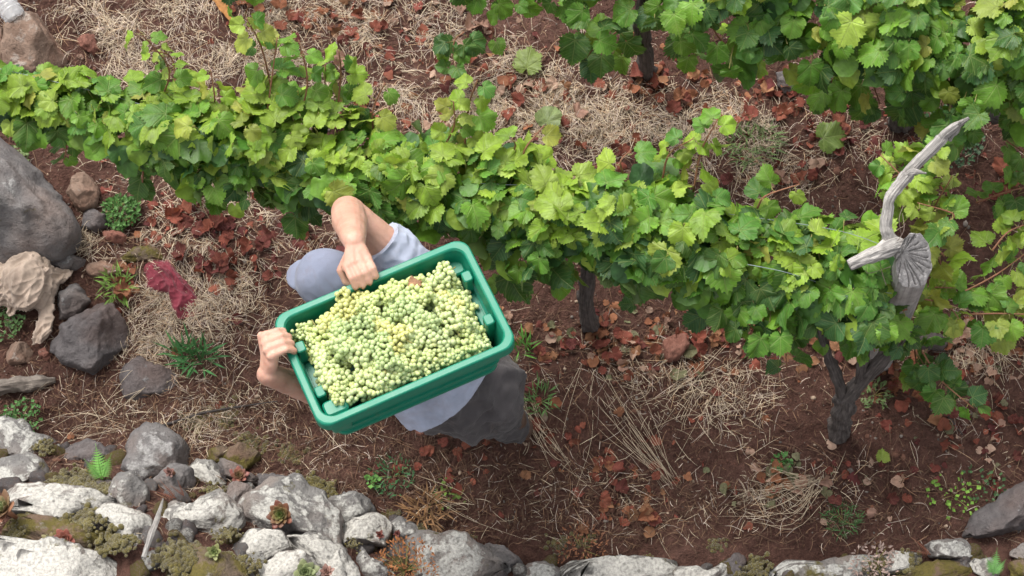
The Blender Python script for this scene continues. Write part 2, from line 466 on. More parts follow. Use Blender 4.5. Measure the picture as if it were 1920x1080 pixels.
WALL = [  # outline, material, height factor, raise
    (c1((-90, 150), (60, 135), (150, 180), (200, 235), (335, 270), (350, 320), (250, 372), (100, 380), (-90, 390)), M_mid, .6, .02),
    (c1((352, 285), (520, 262), (620, 320), (645, 370), (540, 415), (380, 395)), M_dark, .6, 0),
    (c1((-90, 390), (80, 368), (180, 350), (245, 388), (305, 445), (300, 475), (180, 500), (120, 555), (-90, 572)), M_mid, .6, .04),
    (c1((-90, 572), (140, 546), (330, 550), (500, 590), (630, 650), (640, 730), (600, 800), (400, 740), (150, 690), (-90, 680)), M_white, .5, .07),
    (c1((605, 640), (720, 690), (850, 720), (908, 785), (860, 850), (825, 930), (770, 880), (700, 800), (600, 780)), M_white, .6, .05),
    (c1((630, 605), (715, 482), (780, 472), (845, 520), (885, 640), (870, 715), (760, 690), (660, 650)), M_mid, .8, .03),
    ([(237, 882), (235, 832), (250, 806), (277, 792), (303, 796), (330, 815), (348, 835), (354, 868), (330, 882), (292, 888), (262, 902)], M_grey, 1.0, .05),
    (c1((-90, 880), (100, 878), (300, 898), (480, 938), (640, 970), (738, 1020), (710, 1090), (600, 1180), (-90, 1180)), M_white, .5, .10),
    ([(283, 892), (300, 877), (330, 871), (354, 880), (364, 897), (356, 914), (330, 926), (300, 918)], M_grey, .9, .06),
    (c2((95, 440), (150, 383), (230, 398), (322, 450), (332, 505), (280, 535), (180, 515)), M_white, .7, .03),
    (c2((268, 400), (320, 388), (400, 430), (530, 505), (545, 535), (480, 520), (340, 480), (290, 445)), M_grey, .7, .02),
    (c2((285, 545), (370, 515), (445, 540), (495, 600), (455, 665), (390, 700), (310, 645)), M_grey, .8, .05),
    (c2((-120, 690), (-40, 650), (40, 630), (125, 690), (180, 640), (240, 578), (322, 660), (365, 725), (335, 805), (200, 855), (60, 835), (-90, 800)), M_white, .6, .05),
    (c2((440, 695), (520, 610), (632, 523), (762, 528), (865, 600), (935, 690), (975, 825), (905, 895), (750, 875), (640, 845), (500, 765)), M_mid, .75, .06),
    (c2((510, 478), (600, 478), (745, 520), (630, 565), (500, 610), (470, 565)), M_dark, .7, 0),
    (c2((215, 345), (290, 288), (352, 330), (305, 405), (230, 415)), M_mossy, .8, 0),
    (c2((308, 355), (420, 288), (502, 330), (525, 372), (435, 435), (310, 405)), M_mossy, .8, 0),
    ([(614, 948), (637, 929), (677, 932), (704, 957), (672, 976), (630, 996)], M_mid, .8, .03),
    (c5((60, 840), (100, 750), (220, 700), (300, 668), (385, 722), (330, 835), (200, 815), (80, 855)), M_white, .7, .05),
    (c5((375, 725), (460, 694), (545, 740), (575, 792), (480, 835), (395, 805)), M_mid, .7, .03),
    (c5((475, 855), (560, 788), (640, 798), (780, 818), (855, 870), (930, 905), (1000, 960), (1110, 1025), (900, 1070), (600, 1050), (500, 910)), M_mid, .5, .04),
    (c5((898, 880), (950, 853), (1040, 878), (1145, 940), (1100, 1005), (980, 965), (900, 925)), M_grey, .7, .02),
    (c2((345, 845), (500, 818), (640, 850), (690, 930), (620, 965), (540, 1022), (450, 985), (355, 945)), M_white, .55, .08),
    (c2((645, 865), (800, 868), (920, 880), (1035, 940), (1068, 1065), (1000, 1095), (880, 1000), (720, 935)), M_white, .55, .08),
    (c2((500, 1100), (560, 1015), (640, 955), (760, 955), (840, 1000), (880, 1040), (760, 1120), (600, 1160)), M_white, .55, .10),
    (c5((-10, 850), (100, 862), (165, 940), (215, 1040), (100, 1080), (-30, 1040)), M_white, .55, .07),
    (c5((205, 960), (240, 850), (285, 930), (412, 985), (402, 1040), (200, 1040)), M_mid, .6, .05),
    (c5((1105, 995), (1170, 953), (1260, 948), (1345, 970), (1385, 1040), (1250, 1080), (1110, 1050)), M_mid, .6, .03),
    (c5((1355, 975), (1440, 930), (1600, 938), (1780, 925), (1930, 932), (1985, 1000), (1960, 1060), (1400, 1060)), M_white, .5, .05),
    (c6((-20, 1035), (80, 1035), (130, 1058), (200, 1018), (265, 1085), (200, 1120), (-20, 1120)), M_white, .6, .05),
    (c6((215, 1020), (290, 950), (335, 990), (325, 1075), (250, 1090)), M_dark, .8, .02),
    (c6((495, 1070), (620, 1000), (700, 1018), (900, 988), (1010, 985), (1090, 1000), (1060, 1095), (800, 1130), (520, 1120)), M_mid, .5, .04),
    (c6((1010, 1000), (1100, 978), (1285, 958), (1290, 1000), (1180, 1040), (1060, 1060)), M_white, .6, .05),
    (c6((1265, 935), (1360, 888), (1460, 878), (1545, 920), (1570, 975), (1400, 975), (1300, 968)), M_mid, .6, .03),
    (c6((1525, 985), (1640, 995), (1710, 1062), (1650, 1095), (1560, 1050)), M_white, .6, .05),
    (c6((1740, 950), (1830, 915), (1900, 940), (1900, 990), (1800, 995)), M_mid, .6, .05),
    (c6((1740, 1020), (1830, 1000), (1920, 1020), (1920, 1100), (1760, 1100)), M_mossy, .6, .05),
    (c6((1100, 1050), (1280, 1010), (1500, 1000), (1560, 1060), (1400, 1120), (1120, 1120)), M_mossy, .5, .04),
    (c2((-30, 990), (120, 900), (340, 960), (420, 1010), (440, 1110), (200, 1160), (-40, 1120)), M_mossy, .5, .05),
    (c1((150, 700), (400, 760), (640, 820), (800, 900), (820, 980), (600, 960), (300, 890), (0, 870), (-60, 760)), M_mossy, .35, .05),
]
wall = thing('dry_stone_wall', G(500, 1040), 'rough dry stone wall of pale lichened boulders along the near edge of the terrace', 'stone wall')
for k, (poly, mat, hk, dz) in enumerate(WALL):
    me, c, size = stone_mesh('stone', poly, mat, hk * 1.1, .3, 5 if k in (3, 7, 12, 13) else 4, seed=k, dz=dz * .6, cuts=13, grow=1.30 if k in (3, 4, 7, 12, 13, 18, 20, 22, 23, 24, 25, 28, 31, 32) else 1.16, box=.40, upcut=.75)
    put('stone', me, wall, Matrix.Translation(c))
# small rubble packed into the joints
RUB = []
for k in range(6):
    v, f = ico(3); r_ = np.random.default_rng(k + 40); p = v * np.array([1, .8, .65])
    for _ in range(9):
        n = unit(r_.normal(0, 1, 3)); over = np.clip(p @ n - np.max(p @ n) * r_.uniform(.6, .85), 0, None); p = p - n * (over * .95)[:, None]
    p = p * (1 + .08 * fbm(p * 3 + k, 3, k))[:, None]
    RUB.append([mesh('stone', p, f, m_) for m_ in (M_dark, M_grey, M_mossy, M_mid)])
for k in range(270):
    px_ = rng.uniform(-60, 780) if k < 190 else rng.uniform(780, 1960)
    top_ = np.interp(px_, [0, 250, 420, 620, 800, 1000, 1500, 1920], [820, 840, 890, 950, 1005, 1055, 1060, 1005])
    py_ = rng.uniform(top_, 1110)
    g_ = G(px_, py_); s_ = rng.uniform(.022, .062)
    put('stone', RUB[rng.integers(6)][rng.choice(4, p=[.3, .2, .4, .1])], wall, Matrix.Translation(g_ + np.array([0, 0, s_ * -.1])) @ Euler(rng.uniform(0, 6, 3)).to_matrix().to_4x4() @ Matrix.Scale(s_, 4))
# a few unseen-edge stones continue the wall beyond the frame
for k in range(16):
    x = -2.6 + k * .34 + rng.uniform(-.08, .08); y = .98 + rng.uniform(-.1, .08)
    v, f = ico(3); r_ = .16 * rng.uniform(.8, 1.2)
    p = v * np.array([r_ * 1.2, r_, r_ * .7]); p = p * (1 + .18 * fbm(p * 8 + k * 5, 3, k))[:, None]
    put('stone', mesh('stone', p, f, [M_white, M_mid, M_grey][k % 3]), wall, Matrix.Translation((x, y, float(ground(x, y)) + .04)))

c4 = lambda *p: fc(p, .2408, 0, 240)
c5b = lambda *p: fc(p, .2593, 0, 460)
c3 = lambda *p: fc(p, .2222, 0, 0)
ROCKS = [
    ([(-90, 250), (0, 258), (42, 290), (92, 342), (136, 405), (142, 440), (116, 472), (60, 482), (-90, 490)], M_grey, .9, 'large smooth grey boulder at the edge below the vine row'),
    (c4((500, 420), (560, 380), (640, 348), (712, 368), (778, 470), (742, 592), (650, 645), (565, 622), (535, 560)), M_brown, .9, 'small brown stone with a grey patch wedged beside the large grey boulder'),
    (c4((578, 655), (700, 622), (842, 690), (832, 765), (740, 795), (600, 755)), M_dark, .9, 'dark stone with a pale rim next to a low green herb'),
    (c4((805, 805), (850, 758), (995, 850), (972, 905), (830, 885)), M_red, .8, 'flat dull red stone below the low green herb'),
    (c5b((328, 115), (440, 38), (582, 48), (635, 100), (560, 175), (380, 165)), M_grey, .8, 'grey stone just behind the crumpled beige cloth'),
    (c5b((615, 150), (720, 108), (872, 118), (905, 185), (800, 225), (650, 225)), M_brown, .6, 'low flat tan stone between the beige and the red cloth'),
    (c5b((360, 520), (430, 330), (520, 258), (642, 328), (655, 405), (570, 485), (450, 530)), M_grey, .8, 'angular grey stone partly under the beige cloth'),
    (c5b((335, 695), (440, 590), (600, 470), (720, 398), (832, 468), (905, 560), (895, 700), (780, 795), (660, 895), (500, 835), (360, 745)), M_dark, .85, 'largest dark angular stone in front of the beige cloth'),
    (c5b((28, 765), (90, 708), (190, 698), (245, 760), (222, 835), (70, 865)), M_brown, .8, 'small pinkish brown stone under the hem of the beige cloth'),
    (c5b((262, 785), (320, 748), (374, 800), (330, 835)), M_red, .8, 'smallest red stone touching the dark angular stone'),
    (c5b((755, 905), (880, 815), (1000, 795), (1100, 880), (1250, 915), (1305, 1000), (1295, 1125), (1150, 1155), (850, 1085)), M_dark, .45, 'flat dark slab half sunk in the soil beside a green grass tuft'),
    (c5b((820, 40), (1000, 18), (1280, 30), (1275, 112), (1100, 95), (900, 125)), M_mossy, .4, 'low rusty brown mossy hump above the red cloth'),
    (c3((35, 310), (100, 225), (250, 128), (340, 138), (452, 220), (532, 340), (548, 460), (522, 562), (300, 640), (30, 640)), M_brown, .9, 'rounded brown boulder under the clear plastic bottle'),
    (c3((632, 335), (700, 285), (802, 288), (834, 400), (792, 465), (700, 425)), M_red, .8, 'rust red stone in the straw beside the rounded brown boulder'),
    (c3((635, 485), (690, 448), (712, 490), (670, 525)), M_brown, .8, 'tiny tan pebble below the rust red stone'),
    (c3((-80, 180), (15, 210), (60, 350), (72, 450), (40, 540), (-80, 560)), M_brown, .8, 'brown stone cut off by the picture edge next to the rounded boulder'),
    (fc([(1128, 650), (1150, 560), (1220, 498), (1302, 508), (1334, 570), (1282, 625), (1200, 672), (1140, 695)], .296, 900, 480), M_red, .7, 'red brown stone among fallen leaves under the vine row'),
    (c6((1480, 860), (1560, 750), (1700, 640), (1880, 545), (1960, 560), (1960, 800), (1720, 850), (1560, 880)), M_dark, .7, 'long dark slab leaning at the wall by a yellow green herb'),
    (c5((530, 180), (590, 172), (620, 210), (590, 245), (545, 230)), M_red, .6, 'small red stone just below the hem of the shirt'),
    ([(1455, 135), (1475, 120), (1500, 128), (1505, 155), (1480, 172), (1458, 160)], M_dark, .7, 'dark stone in the shade under the back vine row'),
]
for k, (poly, mat, hk, lab) in enumerate(ROCKS):
    me, c, size = stone_mesh('rock', poly, mat, hk, .32, 5 if k in (0, 7, 12) else 4, seed=60 + k, cuts=5 if k in (0, 12) else 8, rough=.8 if k in (0, 12) else 1)
    put('rock', me, None, Matrix.Translation(c), label=lab, cat='rock', group='loose rocks on the terrace')

# ------------------------------------------------------------------ vine leaf shapes (stalk at the origin, tip towards +Y, upper face +Z, about 1 long)
def leaf_shape(seed, low=False, dry=False):
    r_ = np.random.default_rng(seed + 500)
    ka = np.array([0, 24, 50, 76, 104, 138, 164, 180.])
    kr = np.array([.57, .485, .545, .465, .52, .47, .42, .20]) * (1 + r_.normal(0, .05, 8))
    n = 24 if low else 52
    th = (np.arange(n) + .0) * 360 / n - 180
    r = np.interp(np.abs(th), ka, kr)
    if not low:
        tt = r_.uniform(.03, .075); r = r * (1 + np.where(np.arange(n) % 2 == 0, tt, -tt) + r_.normal(0, .022, n))
    a = np.radians(th)
    ring = np.stack([np.sin(a) * r, .42 + np.cos(a) * r], -1)
    org = np.array([0, .30])
    if low:
        pts = np.vstack([[org], ring])
        f = [(0, 1 + i, 1 + (i + 1) % n) for i in range(n)]
    else:
        m = n // 2
        mid = org + (ring[::2] - org) * .58
        pts = np.vstack([[org], mid, ring])
        f = [(0, 1 + i, 1 + (i + 1) % m) for i in range(m)]
        for i in range(m):
            a0, a1 = 1 + i, 1 + (i + 1) % m
            b0, b1, b2 = 1 + m + 2 * i, 1 + m + 2 * i + 1, 1 + m + (2 * i + 2) % n
            f += [(a0, b0, b1), (a0, b1, a1), (a1, b1, b2)]
    f = [t[::-1] for t in f]
    x, y = pts[:, 0].copy(), pts[:, 1].copy() - .3
    rr = np.hypot(x, y); ang = np.arctan2(x, y)
    k = 1.7 if dry else 1.35
    z = -r_.uniform(.1, .45) * k * rr ** 2 + r_.uniform(-.05, .35) * np.abs(x) * k
    z += k * .16 * rr ** 1.5 * np.sin(ang * r_.integers(2, 5) + r_.uniform(0, 6)) + k * .05 * rr * np.sin(ang * 7 + r_.uniform(0, 6))
    z += -r_.uniform(0, .35) * k * y * np.abs(y)
    if dry:
        z += .5 * rr ** 2 * np.sign(r_.normal())
        for _ in range(2):
            b_ = r_.uniform(0, 6.28); z += r_.uniform(-.9, .9) * np.abs(x * math.cos(b_) + y * math.sin(b_))
    v = np.stack([pts[:, 0], pts[:, 1], z], -1)
    uv = np.stack([pts[:, 0], pts[:, 1] - .22], -1)
    return v, f, uv
LEAF = [mesh('leaf', *leaf_shape(k)[:2], M_leaf, uv=leaf_shape(k)[2]) for k in range(14)]
LEAF_DRY = [mesh('dry_leaf', *leaf_shape(40 + k, dry=True)[:2], M_dry, uv=leaf_shape(40 + k, dry=True)[2]) for k in range(12)]
LOW = [leaf_shape(80 + k, low=True) for k in range(6)]
LOW_DRY = [leaf_shape(90 + k, low=True, dry=True) for k in range(6)]

def frame(y, z):
    """3x3 with columns x, y(tip), z(normal)"""
    z = unit(z); y = unit(y - z * np.dot(y, z)); x = np.cross(y, z)
    return np.stack([x, y, z], 1)
def leaf_matrix(pos, tip, nrm, size):
    R = frame(np.asarray(tip, float), np.asarray(nrm, float))
    M = Matrix.Identity(4)
    for i in range(3):
        for j in range(3): M[i][j] = R[i, j] * size
        M[i][3] = pos[i]
    return M
def leaves_joined(name, items, shapes, mat):
    """items: (pos, tip, nrm, size, colour) joined into one mesh"""
    V = []; F = []; C = []; o = 0
    for k, (pos, tip, nrm, size, colr) in enumerate(items):
        v, f, _ = shapes[k % len(shapes)]
        R = frame(np.asarray(tip, float), np.asarray(nrm, float))
        V.append(v * size @ R.T + np.asarray(pos)); F.append(np.array(f) + o); C.append(np.tile(colr, (len(v), 1))); o += len(v)
    return mesh(name, np.vstack(V), np.vstack(F), mat, col=np.vstack(C))

# ------------------------------------------------------------------ vines
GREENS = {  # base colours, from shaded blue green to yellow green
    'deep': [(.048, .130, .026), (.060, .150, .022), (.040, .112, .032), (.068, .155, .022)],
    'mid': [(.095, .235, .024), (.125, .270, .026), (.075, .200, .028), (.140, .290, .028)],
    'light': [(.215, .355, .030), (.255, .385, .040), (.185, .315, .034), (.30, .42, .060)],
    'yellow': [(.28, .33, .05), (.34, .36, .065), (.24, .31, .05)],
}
def pick(weights):
    ks = list(weights); w = np.array([weights[k] for k in ks], float)
    k = ks[rng.choice(len(ks), p=w / w.sum())]
    c = np.array(GREENS[k][rng.integers(len(GREENS[k]))])
    return tuple(c * rng.uniform(.78, 1.2))
def add_leaf(root, pos, tip, nrm, size, color):
    put('leaf', LEAF[rng.integers(len(LEAF))], root, leaf_matrix(np.asarray(pos) - unit(tip) * size * .45, tip, nrm, size), color)
PET = {}
def petiole(root, a, b, r=.0016):
    PET.setdefault(root.name, []).append(tube([a, (np.asarray(a) + b) / 2 + rng.normal(0, .008, 3), b], [r, r, r * .7], 4, 4))

def canopy(root, spine, s0, s1, n, weights, inner, size=(.085, .125), near=1.0, holes=0.0):
    """leaves over a hedge-like canopy; spine rows (x, y, z, half width, half height), s0..s1 the stretch in 0..1"""
    sp = np.array(spine)
    L = np.concatenate([[0], np.cumsum(np.linalg.norm(np.diff(sp[:, :2], axis=0), axis=1))]); L /= L[-1]
    at = lambda s: np.array([np.interp(s, L, sp[:, k]) for k in range(5)])
    def one(rho, s):
        c = at(s); d = at(min(s + .02, 1))[:3] - at(max(s - .02, 0))[:3]
        d = unit(np.array([d[0], d[1], 0])); per = np.array([d[1], -d[0], 0])        # towards the camera side
        phi = math.radians(rng.triangular(-45, 65, 205))
        lump = .95 + .42 * float(noise(np.array([s * 20, phi * 1.4, 1.7]), 21)) + .2 * float(noise(np.array([s * 40, phi * 3, 5.7]), 22))
        o = per * math.cos(phi) * c[3] * rho * lump * near + np.array([0, 0, 1]) * math.sin(phi) * c[4] * rho * lump
        out = unit(per * math.cos(phi) + np.array([0, 0, 1]) * math.sin(phi))
        pos = c[:3] + o + d * rng.normal(0, .02)
        nrm = unit(out * .65 + np.array([-.16, .10, .65]) + rng.normal(0, .48, 3))
        tip = unit(per * math.cos(phi) * .8 + np.array([0, 0, -.55]) + d * rng.normal(0, .7) + rng.normal(0, .3, 3) - per * .0)
        return pos, tip, nrm, c, phi
    k = 0; cnt = 0
    while cnt < n and k < n * 3:
        k += 1
        s = rng.uniform(s0, s1)
        pos, tip, nrm, c, phi = one(rng.uniform(.78, 1.06), s)
        if holes and float(noise(np.array([pos[0] * 4, pos[1] * 4, 3.3]), 31)) > 1 - holes: continue
        if pos[2] < .12: continue
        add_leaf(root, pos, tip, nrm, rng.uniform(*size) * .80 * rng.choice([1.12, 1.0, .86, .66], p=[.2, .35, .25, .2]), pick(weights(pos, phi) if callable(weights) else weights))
        if rng.random() < .5: petiole(root, pos - unit(tip) * .03, c[:3] + (pos - c[:3]) * .55)
        cnt += 1
    items = []
    for _ in range(inner):
        pos, tip, nrm, c, phi = one(rng.uniform(.35, .97), rng.uniform(s0, s1))
        if holes and float(noise(np.array([pos[0] * 4, pos[1] * 4, 3.3]), 31)) > 1 - holes: continue
        if pos[2] < .12: continue
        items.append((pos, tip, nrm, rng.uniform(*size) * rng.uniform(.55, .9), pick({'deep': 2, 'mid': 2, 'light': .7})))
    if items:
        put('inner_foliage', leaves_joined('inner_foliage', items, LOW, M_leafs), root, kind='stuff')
def shoot(root, a, b, n, size, weights, bend=.03, lean=None, r=.0035):
    """a cane with leaves alternating to both sides; a, b world points"""
    a = np.asarray(a); b = np.asarray(b)
    m = (a + b) / 2 + rng.normal(0, bend, 3)
    me = mesh('cane', *tube([a, m, b], [r, r * .85, r * .5], 6, 12), M_cane)
    put('cane', me, root)
    c = catmull([a, m, b], 40); ax = unit(b - a)
    for k in range(n):
        t = (k + .6) / n
        p = c[min(39, int(t * 40))]
        sd_ = unit(np.cross(ax, [0, 0, 1]) + 1e-6) * (1 if k % 2 else -1) + rng.normal(0, .35, 3)
        tip = unit(sd_ + ax * .35 + np.array([0, 0, -.35]))
        sz = size * rng.uniform(.75, 1.15) * (1.05 - .35 * t)
        q = p + tip * sz * .25
        petiole(root, p, q, .0013)
        add_leaf(root, q + tip * sz * .45, tip, unit(np.array([-.1, -.05, .9]) + rng.normal(0, .4, 3) + sd_ * .2), sz, pick(weights))
def trunk(root, pts, radii, name='trunk', seed=0, rough=.22):
    S = 28
    v, f = tube(pts, radii, S, max(24, 14 * len(pts)), rough=rough, rscale=22, seed=seed)
    n = len(v) // S
    aa = np.tile(np.arange(S) * 2 * math.pi / S, n); tt = np.repeat(np.arange(n) / n, S)
    cen = np.repeat(v.reshape(n, S, 3).mean(1), S, 0)
    fur = noise(np.stack([np.cos(aa) * 3, np.sin(aa) * 3, tt * 4], -1), seed + 70) + .7 * noise(np.stack([np.cos(aa) * 7, np.sin(aa) * 7, tt * 9], -1), seed + 71)
    v = cen + (v - cen) * (1 + .17 * fur)[:, None]
    uv = np.stack([np.tile(np.arange(S) / S, n), np.repeat(np.arange(n) / n, S)], -1)
    return put(name, mesh(name, v, f, M_bark, uv=uv), root)
def finish_vine(root):
    if root.name in PET:
        put('leaf_stalks', mesh('leaf_stalks', *join(PET[root.name]), M_petiole), root, kind='stuff')

S1 = [(-330, 130, .95, .11, .13), (0, 188, .95, .085, .10), (150, 214, .95, .10, .12), (300, 245, .95, .125, .14), (450, 285, .95, .155, .17), (600, 298, .95, .17, .18), (800, 350, .95, .155, .18), (1000, 402, .95, .160, .19), (1200, 446, .95, .170, .20), (1400, 496, .93, .180, .21), (1540, 522, .92, .185, .20), (1640, 545, .90, .15, .13)]
spine1 = [(*P(a, b, h), w, hh) for a, b, h, w, hh in S1]
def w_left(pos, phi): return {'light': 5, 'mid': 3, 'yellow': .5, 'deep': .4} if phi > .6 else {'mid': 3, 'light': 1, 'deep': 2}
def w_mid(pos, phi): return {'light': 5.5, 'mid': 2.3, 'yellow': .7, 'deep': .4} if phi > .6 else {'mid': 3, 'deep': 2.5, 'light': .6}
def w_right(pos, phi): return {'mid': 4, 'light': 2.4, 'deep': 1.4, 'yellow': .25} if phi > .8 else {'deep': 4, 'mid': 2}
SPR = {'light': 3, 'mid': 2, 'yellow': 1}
vineA = thing('grapevine', G(1575, 806), 'dark green vine with a forked bare trunk standing beside the wooden post', 'grapevine', 'vines of the near row')
vineB = thing('grapevine', G(1105, 600), 'green vine of the near row whose trunk shows just right of the crate', 'grapevine', 'vines of the near row')
vineC = thing('grapevine', G(715, 455), 'bright green vine of the near row behind the raised elbow', 'grapevine', 'vines of the near row')
vineD = thing('grapevine', G(300, 330), 'bright green vine at the boulder end of the near row', 'grapevine', 'vines of the near row')
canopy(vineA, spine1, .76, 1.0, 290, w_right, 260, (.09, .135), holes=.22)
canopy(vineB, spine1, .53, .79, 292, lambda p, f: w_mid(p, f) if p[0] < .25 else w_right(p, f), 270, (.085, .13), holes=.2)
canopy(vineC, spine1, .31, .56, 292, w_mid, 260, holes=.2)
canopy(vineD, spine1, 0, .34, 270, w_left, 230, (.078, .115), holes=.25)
# trunk and arms of the nearest vine
b0 = G(1575, 815); fk = P(1588, 745, .26)
trunk(vineA, [b0 - [0, 0, .05], P(1578, 785, .1), fk], [.040, .032, .035], seed=1, rough=.35)
trunk(vineA, [fk - [0, 0, .03], P(1562, 690, .42), P(1545, 645, .58), P(1530, 590, .75)], [.021, .018, .017, .013], 'arm', 2)
trunk(vineA, [fk - [0, 0, .03], P(1625, 705, .40), P(1662, 665, .55), P(1700, 620, .72)], [.028, .024, .022, .016], 'arm', 3)
trunk(vineA, [P(1612, 715, .36), P(1620, 670, .52), P(1622, 630, .66), P(1630, 570, .8)], [.018, .016, .015, .012], 'arm', 4)
trunk(vineB, [G(1108, 612), P(1100, 575, .2), P(1100, 530, .45), P(1110, 470, .75)], [.034, .028, .026, .022], seed=5)
trunk(vineB, [P(1108, 480, .7), P(1180, 440, .85), P(1260, 430, .92)], [.022, .018, .012], 'arm', 6)
trunk(vineB, [P(1108, 480, .7), P(1040, 430, .85), P(960, 390, .92)], [.022, .018, .012], 'arm', 7)
trunk(vineC, [G(715, 455), P(700, 410, .3), P(655, 350, .7), P(630, 310, .9)], [.04, .034, .03, .02], seed=8)
trunk(vineC, [P(630, 330, .8), P(720, 320, .92), P(830, 340, .95)], [.02, .016, .01], 'arm', 9)
trunk(vineD, [G(352, 345), P(345, 320, .2), P(325, 280, .6), P(300, 250, .9)], [.03, .027, .024, .018], seed=10)
trunk(vineD, [P(310, 265, .8), P(200, 230, .92), P(80, 205, .95)], [.018, .015, .01], 'arm', 11)
# upright shoots above the near row
for root, a, b, n, sz in [
    (vineD, (300, 190, 1.05), (258, 55, 1.35), 8, .068), (vineD, (330, 190, 1.05), (285, 95, 1.2), 5, .06),
    (vineD, (400, 200, 1.05), (395, 130, 1.2), 5, .06), (vineC, (520, 220, 1.05), (462, 35, 1.42), 9, .07), (vineC, (500, 225, 1.05), (520, 70, 1.35), 9, .075),
    (vineC, (560, 230, 1.05), (560, 75, 1.35), 7, .07), (vineC, (630, 230, 1.05), (635, 95, 1.3), 8, .07),
    (vineC, (700, 250, 1.05), (722, 155, 1.25), 3, .075), (vineC, (830, 280, 1.05), (850, 190, 1.25), 6, .07),
    (vineC, (870, 290, 1.05), (895, 150, 1.35), 6, .075), (vineB, (1170, 330, 1.08), (1185, 280, 1.15), 2, .11),
    (vineB, (1300, 360, 1.08), (1345, 225, 1.35), 8, .072), (vineB, (1240, 350, 1.05), (1300, 260, 1.25), 6, .065),
    (vineA, (1420, 390, 1.1), (1500, 345, 1.2), 3, .08), (vineB, (940, 320, 1.05), (960, 260, 1.18), 3, .07),
    (vineB, (1000, 330, 1.05), (1020, 235, 1.2), 2, .10), (vineC, (640, 190, 1.1), (610, 120, 1.2), 4, .065)]:
    shoot(root, P(*a), P(*b), int(n * 1.4), sz * 1.12, SPR)
# drooping growth of the near row on the crate side
for root, a, b, n, sz in [
    (vineA, (1470, 590, .75), (1475, 690, .5), 6, .10), (vineA, (1420, 570, .75), (1400, 630, .6), 4, .10), (vineA, (1600, 590, .75), (1610, 650, .62), 6, .085),
    (vineA, (1540, 580, .75), (1550, 640, .6), 4, .09), (vineA, (1680, 600, .75), (1670, 640, .65), 7, .085), (vineA, (1630, 580, .85), (1640, 660, .7), 9, .09), (vineA, (1700, 580, .85), (1650, 620, .75), 8, .085), (vineA, (1600, 560, .9), (1690, 640, .7), 8, .085), (vineB, (940, 490, .75), (935, 570, .55), 6, .10), (vineB, (1010, 500, .75), (1000, 560, .6), 4, .10),
    (vineB, (1200, 520, .75), (1195, 575, .6), 4, .10), (vineB, (1330, 540, .75), (1330, 590, .62), 4, .10),
    (vineD, (125, 260, .8), (120, 300, .7), 4, .075), (vineD, (270, 300, .8), (270, 330, .7), 4, .085), (vineC, (420, 340, .8), (410, 365, .7), 4, .075), (vineC, (545, 385, .8), (540, 410, .7), 5, .085)]:
    shoot(root, P(*a), P(*b), n, sz, {'deep': 3, 'mid': 3})

# sparse yellowing vine beyond the post
vineE = thing('grapevine', G(1735, 690), 'sparse yellowing vine with thin red canes on the far side of the post', 'grapevine')
trunk(vineE, [G(1760, 640), P(1720, 640, .15), P(1690, 650, .3)], [.03, .026, .02], 'trunk', 12)
for a, b, n, sz, w in [
    ((1720, 700, .15), (1712, 520, .75), 5, .085, {'light': 2, 'mid': 2}), ((1770, 520, .7), (1785, 330, 1.05), 12, .085, {'yellow': 3, 'light': 3}),
    ((1700, 380, .9), (1650, 290, 1.05), 8, .085, {'mid': 3, 'light': 2}), ((1660, 340, .95), (1760, 270, 1.1), 8, .085, {'light': 3, 'mid': 1, 'yellow': .6}),
    ((1770, 480, .8), (1745, 440, .95), 4, .10, {'yellow': 4}), ((1730, 560, .6), (1800, 600, .55), 7, .095, {'light': 2, 'yellow': 2, 'mid': 2}),
    ((1780, 560, .5), (1930, 470, .55), 11, .09, {'mid': 3, 'light': 2, 'yellow': 1}), ((1800, 590, .5), (1940, 590, .5), 8, .09, {'mid': 3, 'light': 2, 'yellow': 1}),
    ((1750, 520, .6), (1790, 540, .6), 6, .085, {'yellow': 2, 'light': 2, 'mid': 1}), ((1725, 560, .55), (1735, 690, .3), 6, .085, {'deep': 2, 'mid': 2}),
    ((1730, 660, .35), (1825, 765, .3), 10, .095, {'deep': 5, 'mid': 1}), ((1885, 560, .5), (1905, 620, .45), 4, .11, {'light': 2, 'yellow': 2}),
    ((1860, 470, .6), (1925, 420, .65), 6, .085, {'mid': 2, 'light': 2}), ((1770, 420, .95), (1720, 380, 1.0), 6, .085, {'light': 2, 'mid': 2}),
    ((1830, 380, .3), (1930, 350, .35), 6, .10, {'mid': 3, 'deep': 2})]:
    shoot(vineE, P(*a), P(*b), int(n * 1.5), sz, w)

# back row, darker, at the far side
S2 = [(860, -95, .95, .16, .18), (1000, -60, .95, .18, .2), (1150, -45, .95, .2, .2), (1300, -35, .95, .22, .22), (1450, -15, .92, .26, .25), (1600, 12, .9, .30, .26), (1780, 48, .9, .31, .26), (1960, 80, .9, .32, .26), (2250, 150, .9, .3, .28)]
spine2 = [(*P(a, b, h), w, hh) for a, b, h, w, hh in S2]
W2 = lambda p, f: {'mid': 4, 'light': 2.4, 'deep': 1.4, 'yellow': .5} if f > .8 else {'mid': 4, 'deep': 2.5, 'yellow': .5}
vineF = thing('grapevine', G(1690, 225), 'broad leafy vine of the back row above the tip of the bleached branch', 'grapevine', 'vines of the back row')
vineG = thing('grapevine', G(1212, 130), 'vine of the back row with a thin dark trunk and trailing low leaves', 'grapevine', 'vines of the back row')
vineH = thing('grapevine', G(1935, 250), 'vine of the back row cut off by the frame behind the yellowing vine', 'grapevine', 'vines of the back row')
canopy(vineG, spine2, 0, .44, 190, W2, 50, (.085, .125), holes=.6)
canopy(vineF, spine2, .38, .74, 295, W2, 190, (.09, .135), holes=.25)
canopy(vineH, spine2, .70, 1.0, 240, W2, 130, (.09, .13), holes=.35)
